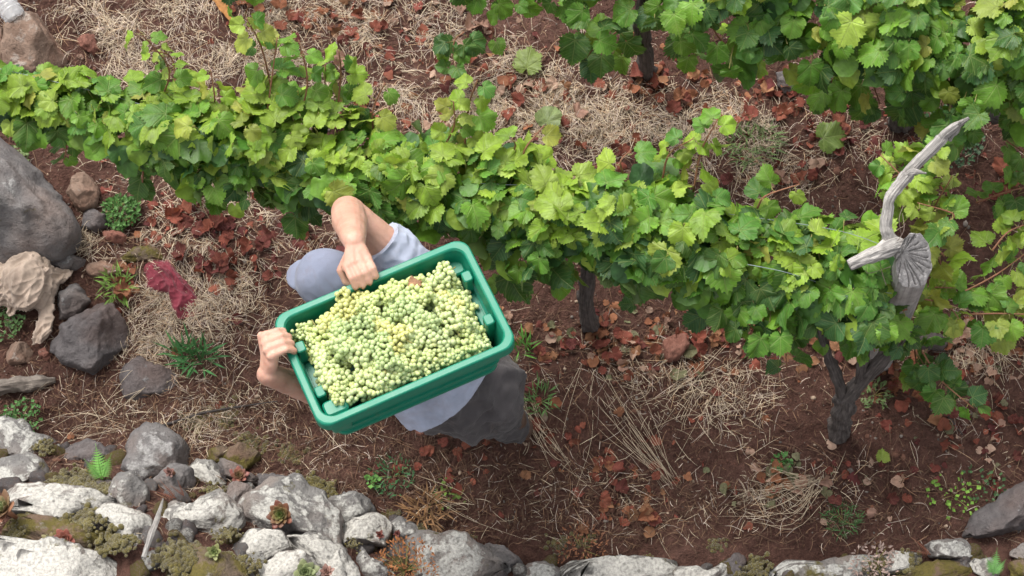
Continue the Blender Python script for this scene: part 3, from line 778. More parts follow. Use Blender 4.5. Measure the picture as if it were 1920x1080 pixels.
trunk(vineF, [G(1690, 232), P(1688, 190, .25), P(1680, 140, .5), P(1690, 60, .8)], [.045, .04, .036, .028], seed=13)
trunk(vineG, [G(1212, 135), P(1208, 90, .3), P(1205, 40, .6), P(1210, -30, .85)], [.032, .028, .026, .02], seed=14)
trunk(vineH, [G(1990, 260), P(1900, 222, .3), P(1840, 210, .4), P(1780, 185, .5)], [.04, .034, .03, .022], 'trunk', 15)
trunk(vineH, [P(1935, 195, .45), P(1870, 175, .52), P(1790, 150, .6)], [.026, .022, .016], 'arm', 16)
for a, b, n, sz in [((880, 0, .8), (925, 75, .5), 6, .10), ((1060, 40, .7), (1190, 95, .45), 9, .105), ((1170, 50, .7), (1100, 110, .5), 7, .10), ((870, 60, .2), (850, 130, .1), 8, .085),
                    ((1270, 20, .7), (1310, 120, .4), 7, .10), ((1380, 70, .5), (1430, 130, .35), 5, .10), ((1330, 40, .7), (1400, 80, .5), 6, .10)]:
    shoot(vineG, P(*a), P(*b), n, sz, {'mid': 3, 'deep': 3, 'light': .5})
for a, b, n, sz in [((1540, 100, .7), (1560, 190, .45), 7, .11), ((1640, 120, .7), (1650, 195, .5), 6, .12), ((1730, 140, .7), (1750, 215, .5), 6, .12), ((1600, 150, .6), (1520, 150, .5), 5, .1)]:
    shoot(vineF, P(*a), P(*b), n, sz, {'mid': 3, 'deep': 2, 'yellow': .5, 'light': .6})
for a, b, n, sz in [((1830, 150, .7), (1850, 210, .5), 5, .11), ((1900, 150, .7), (1920, 230, .5), 6, .11), ((1880, 250, .3), (1930, 290, .25), 4, .1)]:
    shoot(vineH, P(*a), P(*b), n, sz, {'mid': 3, 'deep': 2, 'yellow': .8})
vineI = thing('grapevine', G(440, -60), 'single vine shoot hanging in at the top of the picture over dry red leaves', 'grapevine')
shoot(vineI, P(470, -60, .7), P(452, 45, .35), 8, .085, {'mid': 2, 'deep': 1, 'light': 1})
shoot(vineI, P(440, -70, .6), P(430, 15, .3), 5, .08, {'mid': 2, 'deep': 2})
trunk(vineI, [G(440, -60), P(445, -90, .3), P(455, -130, .7)], [.03, .026, .02], 'trunk', 17)
for r_ in (vineA, vineB, vineC, vineD, vineE, vineF, vineG, vineH, vineI): finish_vine(r_)

# ------------------------------------------------------------------ post, bleached branch, wires
def half_log_post():
    top = P(1706, 486, 1.12); base = P(1645, 655, 0); base[2] = float(ground(base[0], base[1])) - .1
    ax = unit(top - base); root = thing('trellis_post', G(1645, 655), 'weathered grey half log post with a cracked slanting cut top', 'post')
    view = unit(np.array([0, 0, CAM_H]) - top)
    u = unit(np.cross(ax, view)); w = np.cross(u, ax)            # u to the right in the picture, w towards the camera
    seg = 64; a = np.arange(seg) * 2 * math.pi / seg
    rx = np.where(np.cos(a) > 0, .075, .042); ry = .068
    prof = np.stack([np.cos(a) * rx, np.sin(a) * ry], -1) * (1 + .05 * fbm(np.stack([np.cos(a) * 2, np.sin(a) * 2, 0 * a], -1), 3, 5))[:, None]
    cutn = unit(ax * .55 + u * .62 + w * .38)
    L = np.linalg.norm(top - base)
    V = []; N = 40
    for i in range(N):
        t = i / (N - 1)
        for k in range(seg):
            q = u * prof[k, 0] + w * prof[k, 1]
            qq = q * (1 + .035 * float(noise(np.array([a[k] * 3, t * 3, 1.0]), 44)) + .02 * math.sin(a[k] * 17 + t * 2))
            ztop = -np.dot(qq, cutn) / np.dot(ax, cutn)          # height on the cut plane
            ztop = max(ztop, -.34)
            V.append(base + qq + ax * ((L + ztop) * t))
    F = [(i * seg + j, i * seg + (j + 1) % seg, (i + 1) * seg + (j + 1) % seg, (i + 1) * seg + j) for i in range(N - 1) for j in range(seg)]
    uv = np.stack([np.tile(np.arange(seg) / seg, N), np.repeat(np.arange(N) / N, seg)], -1)
    put('shaft', mesh('shaft', np.array(V), F, M_post_side, uv=uv), root)
    # cut face: polar sheet round an off-centre pith, with radial drying cracks
    rim = np.array(V[-seg:]); pith = rim[int(seg * .5)] * .72 + top * .28
    n2 = 220; rings = 26
    ring = np.array([rim[int(k * seg / n2) % seg] * (1 - (k * seg / n2) % 1) + rim[(int(k * seg / n2) + 1) % seg] * ((k * seg / n2) % 1) for k in range(n2)])
    r_ = np.random.default_rng(3)
    cr = [(r_.uniform(0, n2), r_.uniform(.1, .35), r_.uniform(.7, 1.05), r_.uniform(1.0, 2.4)) for _ in range(26)]
    V2 = [pith[None]]; U2 = [(0, 0)]
    kv = np.arange(n2, dtype=float)
    for i in range(1, rings + 1):
        t = i / rings; d = np.zeros(n2)
        for (c0, t0, t1, wd) in cr:
            if not t0 < t < t1 + .02: continue
            kk = kv + 2.5 * float(noise(np.array([t * 5, c0, 0.5]), 9))
            d = np.maximum(d, np.clip(1 - np.abs((kk - c0 + n2 / 2) % n2 - n2 / 2) / wd, 0, 1))
        wob = .0022 * np.sin(t * 60 + 3 * noise(np.stack([kv * .05, 0 * kv + t, 0 * kv + 2], -1), 10))
        hgt = .004 + wob * .6 + .002 * noise(np.stack([kv * .3, 0 * kv + t * 30, 0 * kv], -1), 12) * (t < .99) - .02 * d * (t < .995) - (.004 if i == rings else 0)
        V2.append(pith + (ring - pith) * t + ax * hgt[:, None])
        U2 += [(k / n2, t) for k in range(n2)]
    V2 = np.vstack(V2)
    F2 = [(0, 1 + k, 1 + (k + 1) % n2) for k in range(n2)]
    for i in range(rings - 1):
        for k in range(n2):
            a0 = 1 + i * n2 + k; a1 = 1 + i * n2 + (k + 1) % n2
            F2 += [(a0, a0 + n2, a1 + n2, a1)]
    put('cut_face', mesh('cut_face', np.array(V2), F2, M_cut, uv=np.array(U2)), root)
    return root, top, ax, u, w
M_cut = wood_mat('cracked end grain', (.30, .285, .28), (.58, .555, .54), (26, 9, 1), .35)
post, ptop, pax, pu, pw = half_log_post()

br = thing('dead_branch', P(1680, 462, 1.14), 'bleached forked dead branch leaning across the top of the post', 'branch')
def wood_tube(name, root, pts, radii, mat, seg=36, n=70, rough=.2, rs=30, seed=0, flat=1.0):
    v, f = tube(pts, radii, seg, n, rough=rough, rscale=rs, seed=seed, flat=flat)
    k = len(v) // seg
    aa = np.tile(np.arange(seg) * 2 * math.pi / seg, k); tt = np.repeat(np.arange(k) / k, seg)
    cen = np.repeat(v.reshape(k, seg, 3).mean(1), seg, 0)
    fur = noise(np.stack([np.cos(aa) * 3.2, np.sin(aa) * 3.2, tt * 3.5], -1), seed + 50) + .6 * noise(np.stack([np.cos(aa) * 6, np.sin(aa) * 6, tt * 7], -1), seed + 51)
    v = cen + (v - cen) * (1 + .24 * fur)[:, None]
    uv = np.stack([np.tile(np.arange(seg) / seg, k), np.repeat(np.arange(k) / k, seg) * 1.0], -1)
    return put(name, mesh(name, v, f, mat, uv=uv), root)
wood_tube('main_stem', br, [P(1690, 482, 1.06), P(1682, 468, 1.12), P(1668, 452, 1.15), P(1663, 437, 1.17), P(1660, 420, 1.18), P(1665, 392, 1.20), P(1667, 376, 1.215), P(1675, 362, 1.225), P(1690, 344, 1.24), P(1702, 329, 1.25), P(1708, 319, 1.26), P(1738, 288, 1.30), P(1764, 262, 1.33), P(1771, 252, 1.345), P(1790, 238, 1.365), P(1817, 221, 1.39)], [.018, .027, .027, .021, .0205, .0195, .021, .020, .021, .0245, .0195, .017, .0185, .0145, .0135, .005], M_grey_wood, seed=1, rough=.14, rs=45, n=170, flat=.8)
wood_tube('stub', br, [P(1690, 458, 1.15), P(1660, 468, 1.16), P(1625, 482, 1.16), P(1592, 498, 1.15)], [.025, .023, .020, .016], M_grey_wood, seed=2, rough=.1)
wood_tube('stub', br, [P(1668, 485, 0.98), P(1650, 488, 0.96), P(1625, 492, 0.94)], [.012, .010, .007], M_grey_wood, seed=4)
wood_tube('snag', br, [P(1700, 330, 1.25), P(1715, 322, 1.28), P(1737, 325, 1.30)], [.016, .010, .003], M_grey_wood, seed=3, rough=.3)
wood_tube('bark_strip', br, [P(1780, 262, 1.32), P(1795, 240, 1.36), P(1800, 229, 1.39)], [.010, .009, .003], M_grey_wood, seed=6, rough=.3)
def wire(pts, label, r=.0011, n=80):
    v, f = tube(pts, [r] * len(pts), 6, n)
    put('trellis_wire', mesh('trellis_wire', v, f, M_wire), None, label=label, cat='wire', group='trellis wires')
wire([P(1680, 470, 1.05), P(1560, 430, 1.08), P(1300, 392, 1.06), P(1060, 352, 1.09), P(850, 337, 1.10), P(620, 268, 1.06), P(330, 212, 1.08), P(180, 172, 1.06), P(-80, 110, 1.05)], 'thin upper trellis wire running over the leaves of the near row')
wire([P(1672, 550, .98), P(1560, 536, .98), P(1450, 505, 1.10), P(1250, 470, 1.0), P(1000, 420, .95), P(700, 360, .95)], 'lower trellis wire ending at the foot of the cracked post face')
M_rust = simple('rusty wire', (.16, .12, .10), .7, .3, .3, 60, 0)
tv = thing('tie_wire', P(1660, 500, 1.12), 'short rusty tie wire twisted between branch and post', 'wire')
for k, pts in enumerate([[P(1648, 482, 1.14), P(1655, 515, 1.12), P(1662, 535, 1.10)], [P(1622, 508, 1.1), P(1632, 512, 1.1), P(1670, 500, 1.14)], [P(1690, 440, 1.28), P(1686, 410, 1.32), P(1694, 385, 1.30)], [P(1683, 452, 1.30), P(1695, 430, 1.31), P(1692, 400, 1.30)]]):
    put('strand', mesh('strand', *tube(pts, [.0011] * 3, 5, 16), M_rust), tv)

# ------------------------------------------------------------------ harvest crate
CR_C = np.array([-.333, 1.739, 1.471])
CR_R = np.array([[.910, -.412, -.044], [.414, .903, .115], [-.007, -.123, .992]])
CR_R = np.stack([unit(CR_R[:, 0]), unit(CR_R[:, 1] - unit(CR_R[:, 0]) * np.dot(CR_R[:, 1], unit(CR_R[:, 0]))), np.cross(unit(CR_R[:, 0]), unit(CR_R[:, 1] - unit(CR_R[:, 0]) * np.dot(CR_R[:, 1], unit(CR_R[:, 0]))))], 1)
def K(x, y, z): return CR_C + CR_R @ np.array([x, y, z], float)
M_crate_M = Matrix.Identity(4)
for i in range(3):
    for j in range(3): M_crate_M[i][j] = CR_R[i, j]
    M_crate_M[i][3] = CR_C[i]
def plastic():
    m = Mat('green crate plastic'); c = m.coord()
    n = m.noise(9, c, 5, .6); n2 = m.noise(120, c, 3)
    k = m.mix(m.ramp(n, [(.35, g01(0)), (.75, g01(1))]).outputs[0], (.001, .17, .10), (.004, .215, .135))
    sc = m.ramp(m.noise(35, m.n('Mapping', Vector=c, Scale=(1, 9, 9)).outputs[0], 5, .7).outputs[0], [(.62, g01(0)), (.72, g01(1))]).outputs[0]
    k = m.mix(m.math('MULTIPLY', sc, .3), k, (.12, .32, .25))
    dt = m.ramp(m.noise(17, c, 6, .75).outputs[0], [(.56, g01(0)), (.72, g01(1))]).outputs[0]
    k = m.mix(m.math('MULTIPLY', dt, .38), k, (.10, .105, .06))
    m.b(Base_Color=k, Roughness=m.ramp(n, [(.3, g01(.34)), (.7, g01(.5))]).outputs[0], Specular_IOR_Level=.5)
    m.bump(n2, .06, .003)
    return m.m
M_crate = plastic()
def rrect(hx, hy, r, nseg=7, nx=24, ny=16):
    """rounded rectangle, counter clockwise, constant point count, starting on the +x side"""
    pts = []
    cs = [(hx - r, hy - r, 0), (-hx + r, hy - r, 90), (-hx + r, -hy + r, 180), (hx - r, -hy + r, 270)]
    for q, (cx, cy, a0) in enumerate(cs):
        for k in range(nseg + 1):
            a = math.radians(a0 + 90 * k / nseg)
            pts.append((cx + r * math.cos(a), cy + r * math.sin(a)))
        nxt = cs[(q + 1) % 4]
        m = nx if q % 2 == 0 else ny
        a1 = math.radians(nxt[2])
        e = (nxt[0] + r * math.cos(a1), nxt[1] + r * math.sin(a1)); s_ = pts[-1]
        for k in range(1, m):
            t = k / m
            pts.append((s_[0] + (e[0] - s_[0]) * t, s_[1] + (e[1] - s_[1]) * t))
    return np.array(pts)
def crate():
    root = thing('harvest_crate', tuple(CR_C), 'green plastic harvest crate heaped with pale grapes carried on the shoulder', 'crate')
    DEP = .235
    def ring(inset, z, r): return np.column_stack([rrect(.30 - inset, .19 - inset, r), np.full(len(rrect(.3, .19, .04)), z)])
    def strip(rings, closed_ends=(False, False), skip=None):
        n = len(rings[0]); V = np.vstack(rings); F = []
        for i in range(len(rings) - 1):
            for j in range(n):
                if skip and skip(i, j, rings): continue
                F.append((i * n + j, i * n + (j + 1) % n, (i + 1) * n + (j + 1) % n, (i + 1) * n + j))
        if closed_ends[0]: F.append(tuple(range(n - 1, -1, -1)))
        if closed_ends[1]: F.append(tuple(range((len(rings) - 1) * n, len(rings) * n)))
        return V, F
    # tub: outer wall up, inner wall down, with a grip slot through both short walls
    taper = lambda z: .0175 + .036 * (-z / DEP)
    zs = np.array([-DEP, -.215, -.19, -.16, -.13, -.105, -.088, -.045, -.030, -.012])
    slot = lambda z0, z1, p: (-.0885 <= z0 < -.046 and abs(p[0]) > .22 and abs(p[1]) < .055)
    outer = [ring(taper(z), z, .035) for z in zs]; inner = [ring(taper(z) + .005, z, .031) for z in zs]
    def sk(i, j, rings): return slot(rings[i][j][2] + 1e-4, 0, (rings[i][j] + rings[i][(j + 1) % len(rings[i])]) / 2)
    vo, fo = strip(outer, (True, False), sk)
    vi, fi = strip(inner, (True, False), sk); fi = [t[::-1] for t in fi]
    n = len(outer[0]); off = len(vo)
    br_ = []
    for i in range(len(zs) - 1):                                   # close the slot edges between the two skins
        for j in range(n):
            if sk(i, j, outer):
                a, b = i * n + j, i * n + (j + 1) % n
                if not sk(i, (j - 1) % n, outer): br_.append((a, a + n, a + n + off, a + off))
                if not sk(i, (j + 1) % n, outer): br_.append((b + n, b, b + off, b + n + off))
                br_.append((b, a, a + off, b + off)); br_.append((a + n, b + n, b + n + off, a + n + off))
    tub = put('tub', mesh('tub', *join([(np.vstack([vo, vi]), fo + [tuple(i + off for i in t) for t in fi] + br_)]), M_crate, smooth=False), root, M_crate_M)
    # rim: a rolled flange
    prof = [(.0225, -.022), (.019, -.012), (.006, -.012), (.004, -.040), (.001, -.042), (-.001, -.038), (-.001, -.006), (.001, -.001), (.004, .001), (.018, .001), (.0215, -.001), (.024, -.006), (.0235, -.022)]
    rings = [ring(i, z, .042 if i < .02 else .034) for i, z in prof]
    vr, fr = strip(rings); n = len(rings[0])
    fr += [((len(rings) - 1) * n + j, (len(rings) - 1) * n + (j + 1) % n, (j + 1) % n, j) for j in range(n)]
    put('rim', mesh('rim', vr, [t[::-1] for t in fr], M_crate, smooth=False), root, M_crate_M)
    # horizontal ribs round the outside
    for z in (-.085, -.15, -.205):
        i0 = taper(z)
        vr, fr = strip([ring(i0 + .002, z - .007, .036), ring(i0 - .006, z - .005, .039), ring(i0 - .006, z + .005, .039), ring(i0 + .002, z + .007, .036)])
        put('rib', mesh('rib', vr, fr, M_crate, smooth=False), root, M_crate_M)
    # stacking lugs: in the inner corners and flanking the grip slots
    def block(cx, cy, hx, hy, z0, z1, b=.005):
        r1 = rrect(hx, hy, min(hx, hy) * .5, 4, 2, 2); r0 = rrect(hx + .004, hy + .004, min(hx, hy) * .5, 4, 2, 2); r2 = rrect(hx - b, hy - b, min(hx, hy) * .4, 4, 2, 2)
        st = [np.column_stack([r + [cx, cy], np.full(len(r), z)]) for r, z in ((r1 * .9, z0), (r1, z0 + .03), (r1, z1 - b), (r2, z1))]
        return strip(st, (True, True))
    for sx, sy, zt in ((-1, -1, -.008), (1, 1, -.06)):
        put('corner_lug', mesh('corner_lug', *block(sx * .236, sy * .138, .034, .024, -.14, zt), M_crate, smooth=False), root, M_crate_M)
    for sx in (-1, 1):
        for sy in (-1, 1):
            o = bpy.data.objects.new('slot_cheek', mesh('slot_cheek', *block(sx * .258, sy * .076, .014, .017, -.13, -.014, .003), M_crate, smooth=False)); COL.objects.link(o); o.parent = tub
        o = bpy.data.objects.new('slot_sill', mesh('slot_sill', *block(sx * .254, 0, .012, .056, -.13, -.088, .003), M_crate, smooth=False)); COL.objects.link(o); o.parent = tub
    return root
crate()

# ------------------------------------------------------------------ grape bunches
def grape_mat():
    m = Mat('white grapes')
    col = m.n('Attribute', {'attribute_name': 'Col'}).outputs['Color']
    oc = m.n('ObjectInfo').outputs['Color']
    k = m.mix(1.0, col, oc, 'MULTIPLY')
    n = m.noise(60, m.coord(), 3)
    k = m.mix(m.math('MULTIPLY', m.ramp(n, [(.5, g01(0)), (.8, g01(1))]).outputs[0], .3), k, (.45, .46, .33))
    m.b(Base_Color=k, Roughness=.42, Specular_IOR_Level=.4, Subsurface_Weight=.35, Subsurface_Radius=(.012, .012, .004), Subsurface_Scale=.5)
    return m.m
M_grape = grape_mat()
def bunch(seed):
    r_ = np.random.default_rng(seed + 900)
    L = r_.uniform(.12, .16); C = []; tries = 0
    while len(C) < 110 and tries < 9000:
        tries += 1
        t = r_.uniform(0, 1); rr = (.036 * (1 - .62 * t) + .004) * math.sqrt(r_.uniform(0.25, 1)); a = r_.uniform(0, 6.283)
        p = np.array([(t - .5) * L, rr * math.cos(a), .8 * rr * math.sin(a)])
        if t < .35 and r_.random() < .3: p[1] += .022 * (1 if seed % 2 else -1)
        if all(np.sum((p - q) ** 2) > .0106 ** 2 for q in C): C.append(p)
    v, f = ico(1 if seed % 3 else 2)
    v, f = ico(2)
    V = []; F = []; Cc = []; o = 0
    for p in C:
        s = r_.uniform(.0072, .0094)
        V.append(v * s * np.array([1, 1, 1.06]) + p); F.append(f + o); o += len(v)
        base = np.array([.48, .56, .26]) * r_.uniform(.88, 1.10)
        base = base * (1 - .0) + np.array([.12, .05, -.01]) * max(0, r_.normal(0, .25))
        Cc.append(np.tile(base, (len(v), 1)))
    st, sf = tube([(-L * .62, 0, .004), (-L * .4, 0, .0), (0, 0, 0)], [.0025, .002, .0015], 5, 7)
    return mesh('grape_bunch', np.vstack(V), np.vstack(F), M_grape, col=np.vstack(Cc)), mesh('stem', st, sf, M_petiole)
BUN = [bunch(k) for k in range(7)]
gi = 0
GL = {0: 'pale green grape bunch heaped inside the green crate', 1: 'golden ripe grape bunch standing out among the green bunches in the crate', 2: 'olive green grape bunch in the heap of the green crate'}
def heap_z(x, y):   # heap surface inside the crate, lower towards the grip slot end
    return -.006 - .060 * sstep(.08, .27, x) + .026 * noise(np.array([x * 14, y * 14, .3]), 70) + .022 * (1 - (x / .3) ** 2) * (1 - (y / .19) ** 2)
for layer in range(2):
    for ix in range(7):
        for iy in range(5):
            x = -.215 + ix * .072 + rng.uniform(-.02, .02) + (.02 if iy % 2 else 0); y = -.118 + iy * .059 + rng.uniform(-.015, .015)
            if layer and (ix + iy) % 2 and not (1 <= ix <= 5 and 1 <= iy <= 3): continue
            if abs(x) > .17: yaw = math.pi / 2 + rng.uniform(-.35, .35)
            elif abs(y) > .09: yaw = rng.uniform(-.3, .3)
            else: yaw = rng.uniform(0, 6.28)
            sc = rng.uniform(.62, .8) if (ix in (0, 6) and iy in (0, 4)) else rng.uniform(.85, 1.0)
            z = float(heap_z(x, y)) - .022 - layer * .045
            ins = .027 + .034 * (-(z - .03) / .235)
            hx = sc * (abs(math.cos(yaw)) * .074 + abs(math.sin(yaw)) * .030); hy = sc * (abs(math.sin(yaw)) * .074 + abs(math.cos(yaw)) * .030)
            x = float(np.clip(x, -.30 + ins + hx, .30 - ins - hx - .012)); y = float(np.clip(y, -.19 + ins + hy, .19 - ins - hy))
            q = Euler((rng.uniform(-.5, .5), rng.uniform(-.2, .2), yaw + (math.pi if rng.random() < .5 else 0))).to_matrix().to_4x4() @ Matrix.Scale(sc, 4)
            M = M_crate_M @ Matrix.Translation((x, y, z)) @ q
            if layer == 0 and (ix, iy) in ((3, 2), (5, 3), (1, 4), (2, 4)): t = 1; c = (1.08, .95, .80)
            elif rng.random() < .22: t = 2; c = (.80, .86, .85)
            else: t = 0; c = tuple(rng.uniform(.93, 1.1) * np.array([1, 1, .95 + rng.uniform(-.1, .15)]))
            gm, sm = BUN[gi % 7]; gi += 1
            spot = ('beside the gripping fingers at the short rim' if ix <= 1 and iy >= 2 else 'in the crate corner by the square lug' if ix <= 1 else 'next to the grip slot' if ix >= 5 else 'along the far rim under the raised forearm' if iy >= 3 else 'along the near rim' if iy <= 0 else 'in the middle of the heap')
            o = put('grape_bunch', gm, None, M, c, label='%s grape bunch %s%s' % (['pale green', 'golden ripe', 'olive green'][t], spot, ', deeper in the pile' if layer else ''), cat='grapes', group='%s bunches %s' % (['pale', 'golden', 'olive'][t], spot))
            s_ = bpy.data.objects.new('stem', sm); COL.objects.link(s_); s_.parent = o
lf = put('vine_leaf', LEAF_DRY[2], None, M_crate_M @ Matrix.Translation((.13, .10, .012)) @ Euler((.2, .1, 1.0)).to_matrix().to_4x4() @ Matrix.Scale(.042, 4), (.36, .20, .12), label='small brown vine leaf lying on the grapes in the crate', cat='leaf')

# ------------------------------------------------------------------ the person under the crate
def voxel(name, parts, size, smooth=6, mat=None, fac=.5):
    v, f = join(parts)
    o = bpy.data.objects.new('tmp', mesh('tmp', v, f)); COL.objects.link(o)
    m = o.modifiers.new('r', 'REMESH'); m.mode = 'VOXEL'; m.voxel_size = size; m.use_smooth_shade = True
    s = o.modifiers.new('s', 'SMOOTH'); s.factor = fac; s.iterations = smooth
    bpy.context.view_layer.update()
    me = bpy.data.meshes.new_from_object(o.evaluated_get(bpy.context.evaluated_depsgraph_get()))
    bpy.data.objects.remove(o)
    me.name = name; me.materials.clear()
    if mat: me.materials.append(mat)
    me.polygons.foreach_set('use_smooth', np.ones(len(me.polygons), bool))
    return me
def limb(pts, radii, seg=16, n=None, flat=1.0): return tube(pts, radii, seg, n, round_caps=True, flat=flat)
def ball(c, r, scale=(1, 1, 1), R=None, sub=3):
    v, f = ico(sub); v = v * np.array(scale) * r
    if R is not None: v = v @ np.asarray(R).T
    return v + np.asarray(c), [tuple(t) for t in f]
def coords(me):
    a = np.zeros(len(me.vertices) * 3, np.float32); me.vertices.foreach_get('co', a); return a.reshape(-1, 3).astype(float)
def normals(me):
    a = np.zeros(len(me.vertices) * 3, np.float32); me.vertices.foreach_get('normal', a); return a.reshape(-1, 3).astype(float)
def displace(me, fn):
    v = coords(me); n = normals(me)
    v = v + n * fn(v)[:, None]
    me.vertices.foreach_set('co', v.astype(np.float32).ravel()); me.update()

hipc = P(852, 726, .87); chest = P(742, 622, 1.06); neck0 = P(684, 580, 1.02)
shR = P(800, 528, 1.02); elR = P(652, 398, 1.23); wrR = K(.004, .298, .028)
shL = P(690, 690, 1.10); elL = P(640, 748, 1.08); wrL = K(-.372, .050, -.045)
headc = P(622, 532, 1.27)
face = unit(np.array([-.80, .25, -.28]))            # looking ahead and down
hup = unit(np.array([-.25, .1, .95]) - face * np.dot(face, np.array([-.25, .1, .95])))
hside = np.cross(face, hup)
HR = np.stack([hside, face, hup], 1)
H = lambda x, y, z: headc + HR @ np.array([x, y, z])
hipL, knL, anL = P(858, 748, .82), P(908, 772, .46), P(962, 796, .09)
hipR, knR, anR = P(880, 705, .82), P(790, 690, .47), P(765, 715, .08)
body = [limb([hipc, (hipc + chest) / 2, chest, neck0], [.095, .115, .135, .07], 24), limb([chest, (shR + chest) / 2, shR], [.12, .09, .062]), limb([chest, (shL + chest) / 2, shL], [.12, .09, .062]),
        limb([neck0, H(0, -.02, -.05)], [.062, .058]),
        ball(headc, .098, (.80, .98, 1.12), HR), ball(H(0, .03, -.06), .07, (.85, .9, .9), HR),                       # skull, jaw
        ball(H(0, .105, -.02), .018, (.7, 1, 1.5), HR, 2), ball(H(0, .098, -.062), .018, (1.5, .6, .6), HR, 2),          # nose, mouth
        ball(H(.033, .086, .012), .014, (1.3, .6, .7), HR, 2), ball(H(-.033, .086, .012), .014, (1.3, .6, .7), HR, 2),   # eyes
        ball(H(.082, -.005, -.01), .026, (.35, .8, 1.2), HR, 2), ball(H(-.082, -.005, -.01), .026, (.35, .8, 1.2), HR, 2),
        limb([shR, (shR + elR) / 2, elR], [.060, .056, .051]), limb([elR, elR * .65 + wrR * .35, wrR], [.051, .053, .034]),
        limb([shL, (shL + elL) / 2, elL], [.056, .050, .042]), limb([elL, elL * .65 + wrL * .35, wrL], [.044, .047, .032]),
        limb([hipc, hipL, knL, anL], [.09, .062, .044, .034]), limb([hipc, hipR, knR, anR], [.09, .062, .044, .034])]
# right hand: over the far rim, fingers down inside; left hand: over the left short rim
def hand(wr, g, along, into, mirror):
    """g: grip centre on the rim in crate space; along: unit along the rim; into: unit across the rim into the crate"""
    along = np.array(along, float); into = np.array(into, float); up = np.array([0, 0, 1.0]); g = np.array(g, float)
    out = []
    mcp = []
    for i in range(4):
        o = (i - 1.5) * .0240
        ln = [.92, 1.05, 1.0, .80][i]
        a = g + along * o * .92 - into * (.052 - .004 * abs(i - 1.3)) + up * (.036 - .003 * abs(i - 1.5))
        b = a + into * .040 * ln + up * .002
        c = b + into * .021 * ln - up * .024 * ln
        d = c - into * .004 - up * .022 * ln
        mcp.append(a)
        k = lambda q: K(*q)
        out.append(limb([k(a - into * .01), k(a * .5 + b * .5 + up * .002), k(b)], [.0125, .0108, .0112], 12))
        out.append(limb([k(b), k(c)], [.0108, .0098], 12)); out.append(limb([k(c), k(d)], [.0088, .0074], 12))
        out.append(ball(k(a + up * .003), .0135, sub=2)); out.append(ball(k(b + up * .001), .0105, sub=2))
        out.append(limb([wr, k(a * .5 + 0 * a) * 0 + (wr * .5 + k(a) * .5), k(a)], [.024, .020, .0145], 12))
    th0 = wr * .72 + K(*mcp[0 if not mirror else 3]) * .28
    s_ = -1 if not mirror else 1
    t1 = K(*(g + along * s_ * .050 - into * .058 + up * .010)); t2 = K(*(g + along * s_ * .050 - into * .032 - up * .014)); t3 = K(*(g + along * s_ * .036 - into * .016 - up * .026))
    out += [limb([th0, t1], [.017, .0125], 12), limb([t1, t2], [.0122, .0108], 12), limb([t2, t3], [.0108, .0085], 12)]
    return out
hr = hand(wrR, (-.015, .178, 0), (1, 0, 0), (0, -1, 0), False)
hl = hand(wrL, (-.288, .093, 0), (0, 1, 0), (1, 0, 0), True)
me_body = voxel('body', body + hr + hl, .0038, 5)
def skin_mat():
    m = Mat('skin'); c = m.coord()
    n = m.noise(11, c, 4); n2 = m.noise(160, c, 3); n3 = m.noise(45, c, 4)
    k = m.ramp(n, [(.3, (.46, .25, .185)), (.55, (.55, .325, .245)), (.75, (.60, .35, .28))]).outputs[0]
    k = m.mix(m.math('MULTIPLY', m.ramp(n3, [(.5, g01(0)), (.75, g01(1))]).outputs[0], .3), k, (.42, .17, .125))
    m.b(Base_Color=k, Roughness=.52, Specular_IOR_Level=.4, Subsurface_Weight=.2, Subsurface_Radius=(.02, .008, .004), Subsurface_Scale=.4)
    m.bump(m.math('ADD', n2.outputs[0], n3.outputs[0]), .25, .003)
    return m.m
me_body.materials.append(skin_mat())
displace(me_body, lambda v: .0006 * noise(v * 90, 3) + .0016 * noise(v * 30, 4))
man = thing('person', (float(anL[0] + anR[0]) / 2, float(anL[1] + anR[1]) / 2, 0), 'person in pale blue shirt and dark trousers stooping under the green crate', 'person')
put('body', me_body, man)
def fabric(name, col, var=.18, weave=900, rough=.9):
    m = Mat(name); c = m.coord()
    n = m.noise(14, c, 5); w = m.noise(weave, c, 2)
    k = m.mix(1.0, col, m.ramp(n, [(.3, g01(1 - var)), (.7, g01(1 + var))]).outputs[0], 'MULTIPLY')
    st = m.ramp(m.noise(8, c, 6, .7, .6).outputs[0], [(.55, g01(0)), (.72, g01(1))]).outputs[0]
    k = m.mix(m.math('MULTIPLY', st, .28), k, (.16, .10, .075))
    m.b(Base_Color=k, Roughness=rough, Specular_IOR_Level=.15, Sheen_Weight=.15)
    m.bump(m.math('ADD', w.outputs[0], n.outputs[0]), .35, .003)
    return m.m
def folds(v, amp, along, k=1.0, seed=0):
    along = unit(along)
    t = v @ along
    q = v * 9 * k + along * (t * 16 * k)[:, None] * 0
    w = v - np.outer(t, along) * .75                       # squeeze along the given direction: creases run along it
    return amp * (1 - 2 * np.abs(noise(w * 16 * k, seed))) + amp * .5 * (1 - 2 * np.abs(noise(v * 34 * k, seed + 3)))
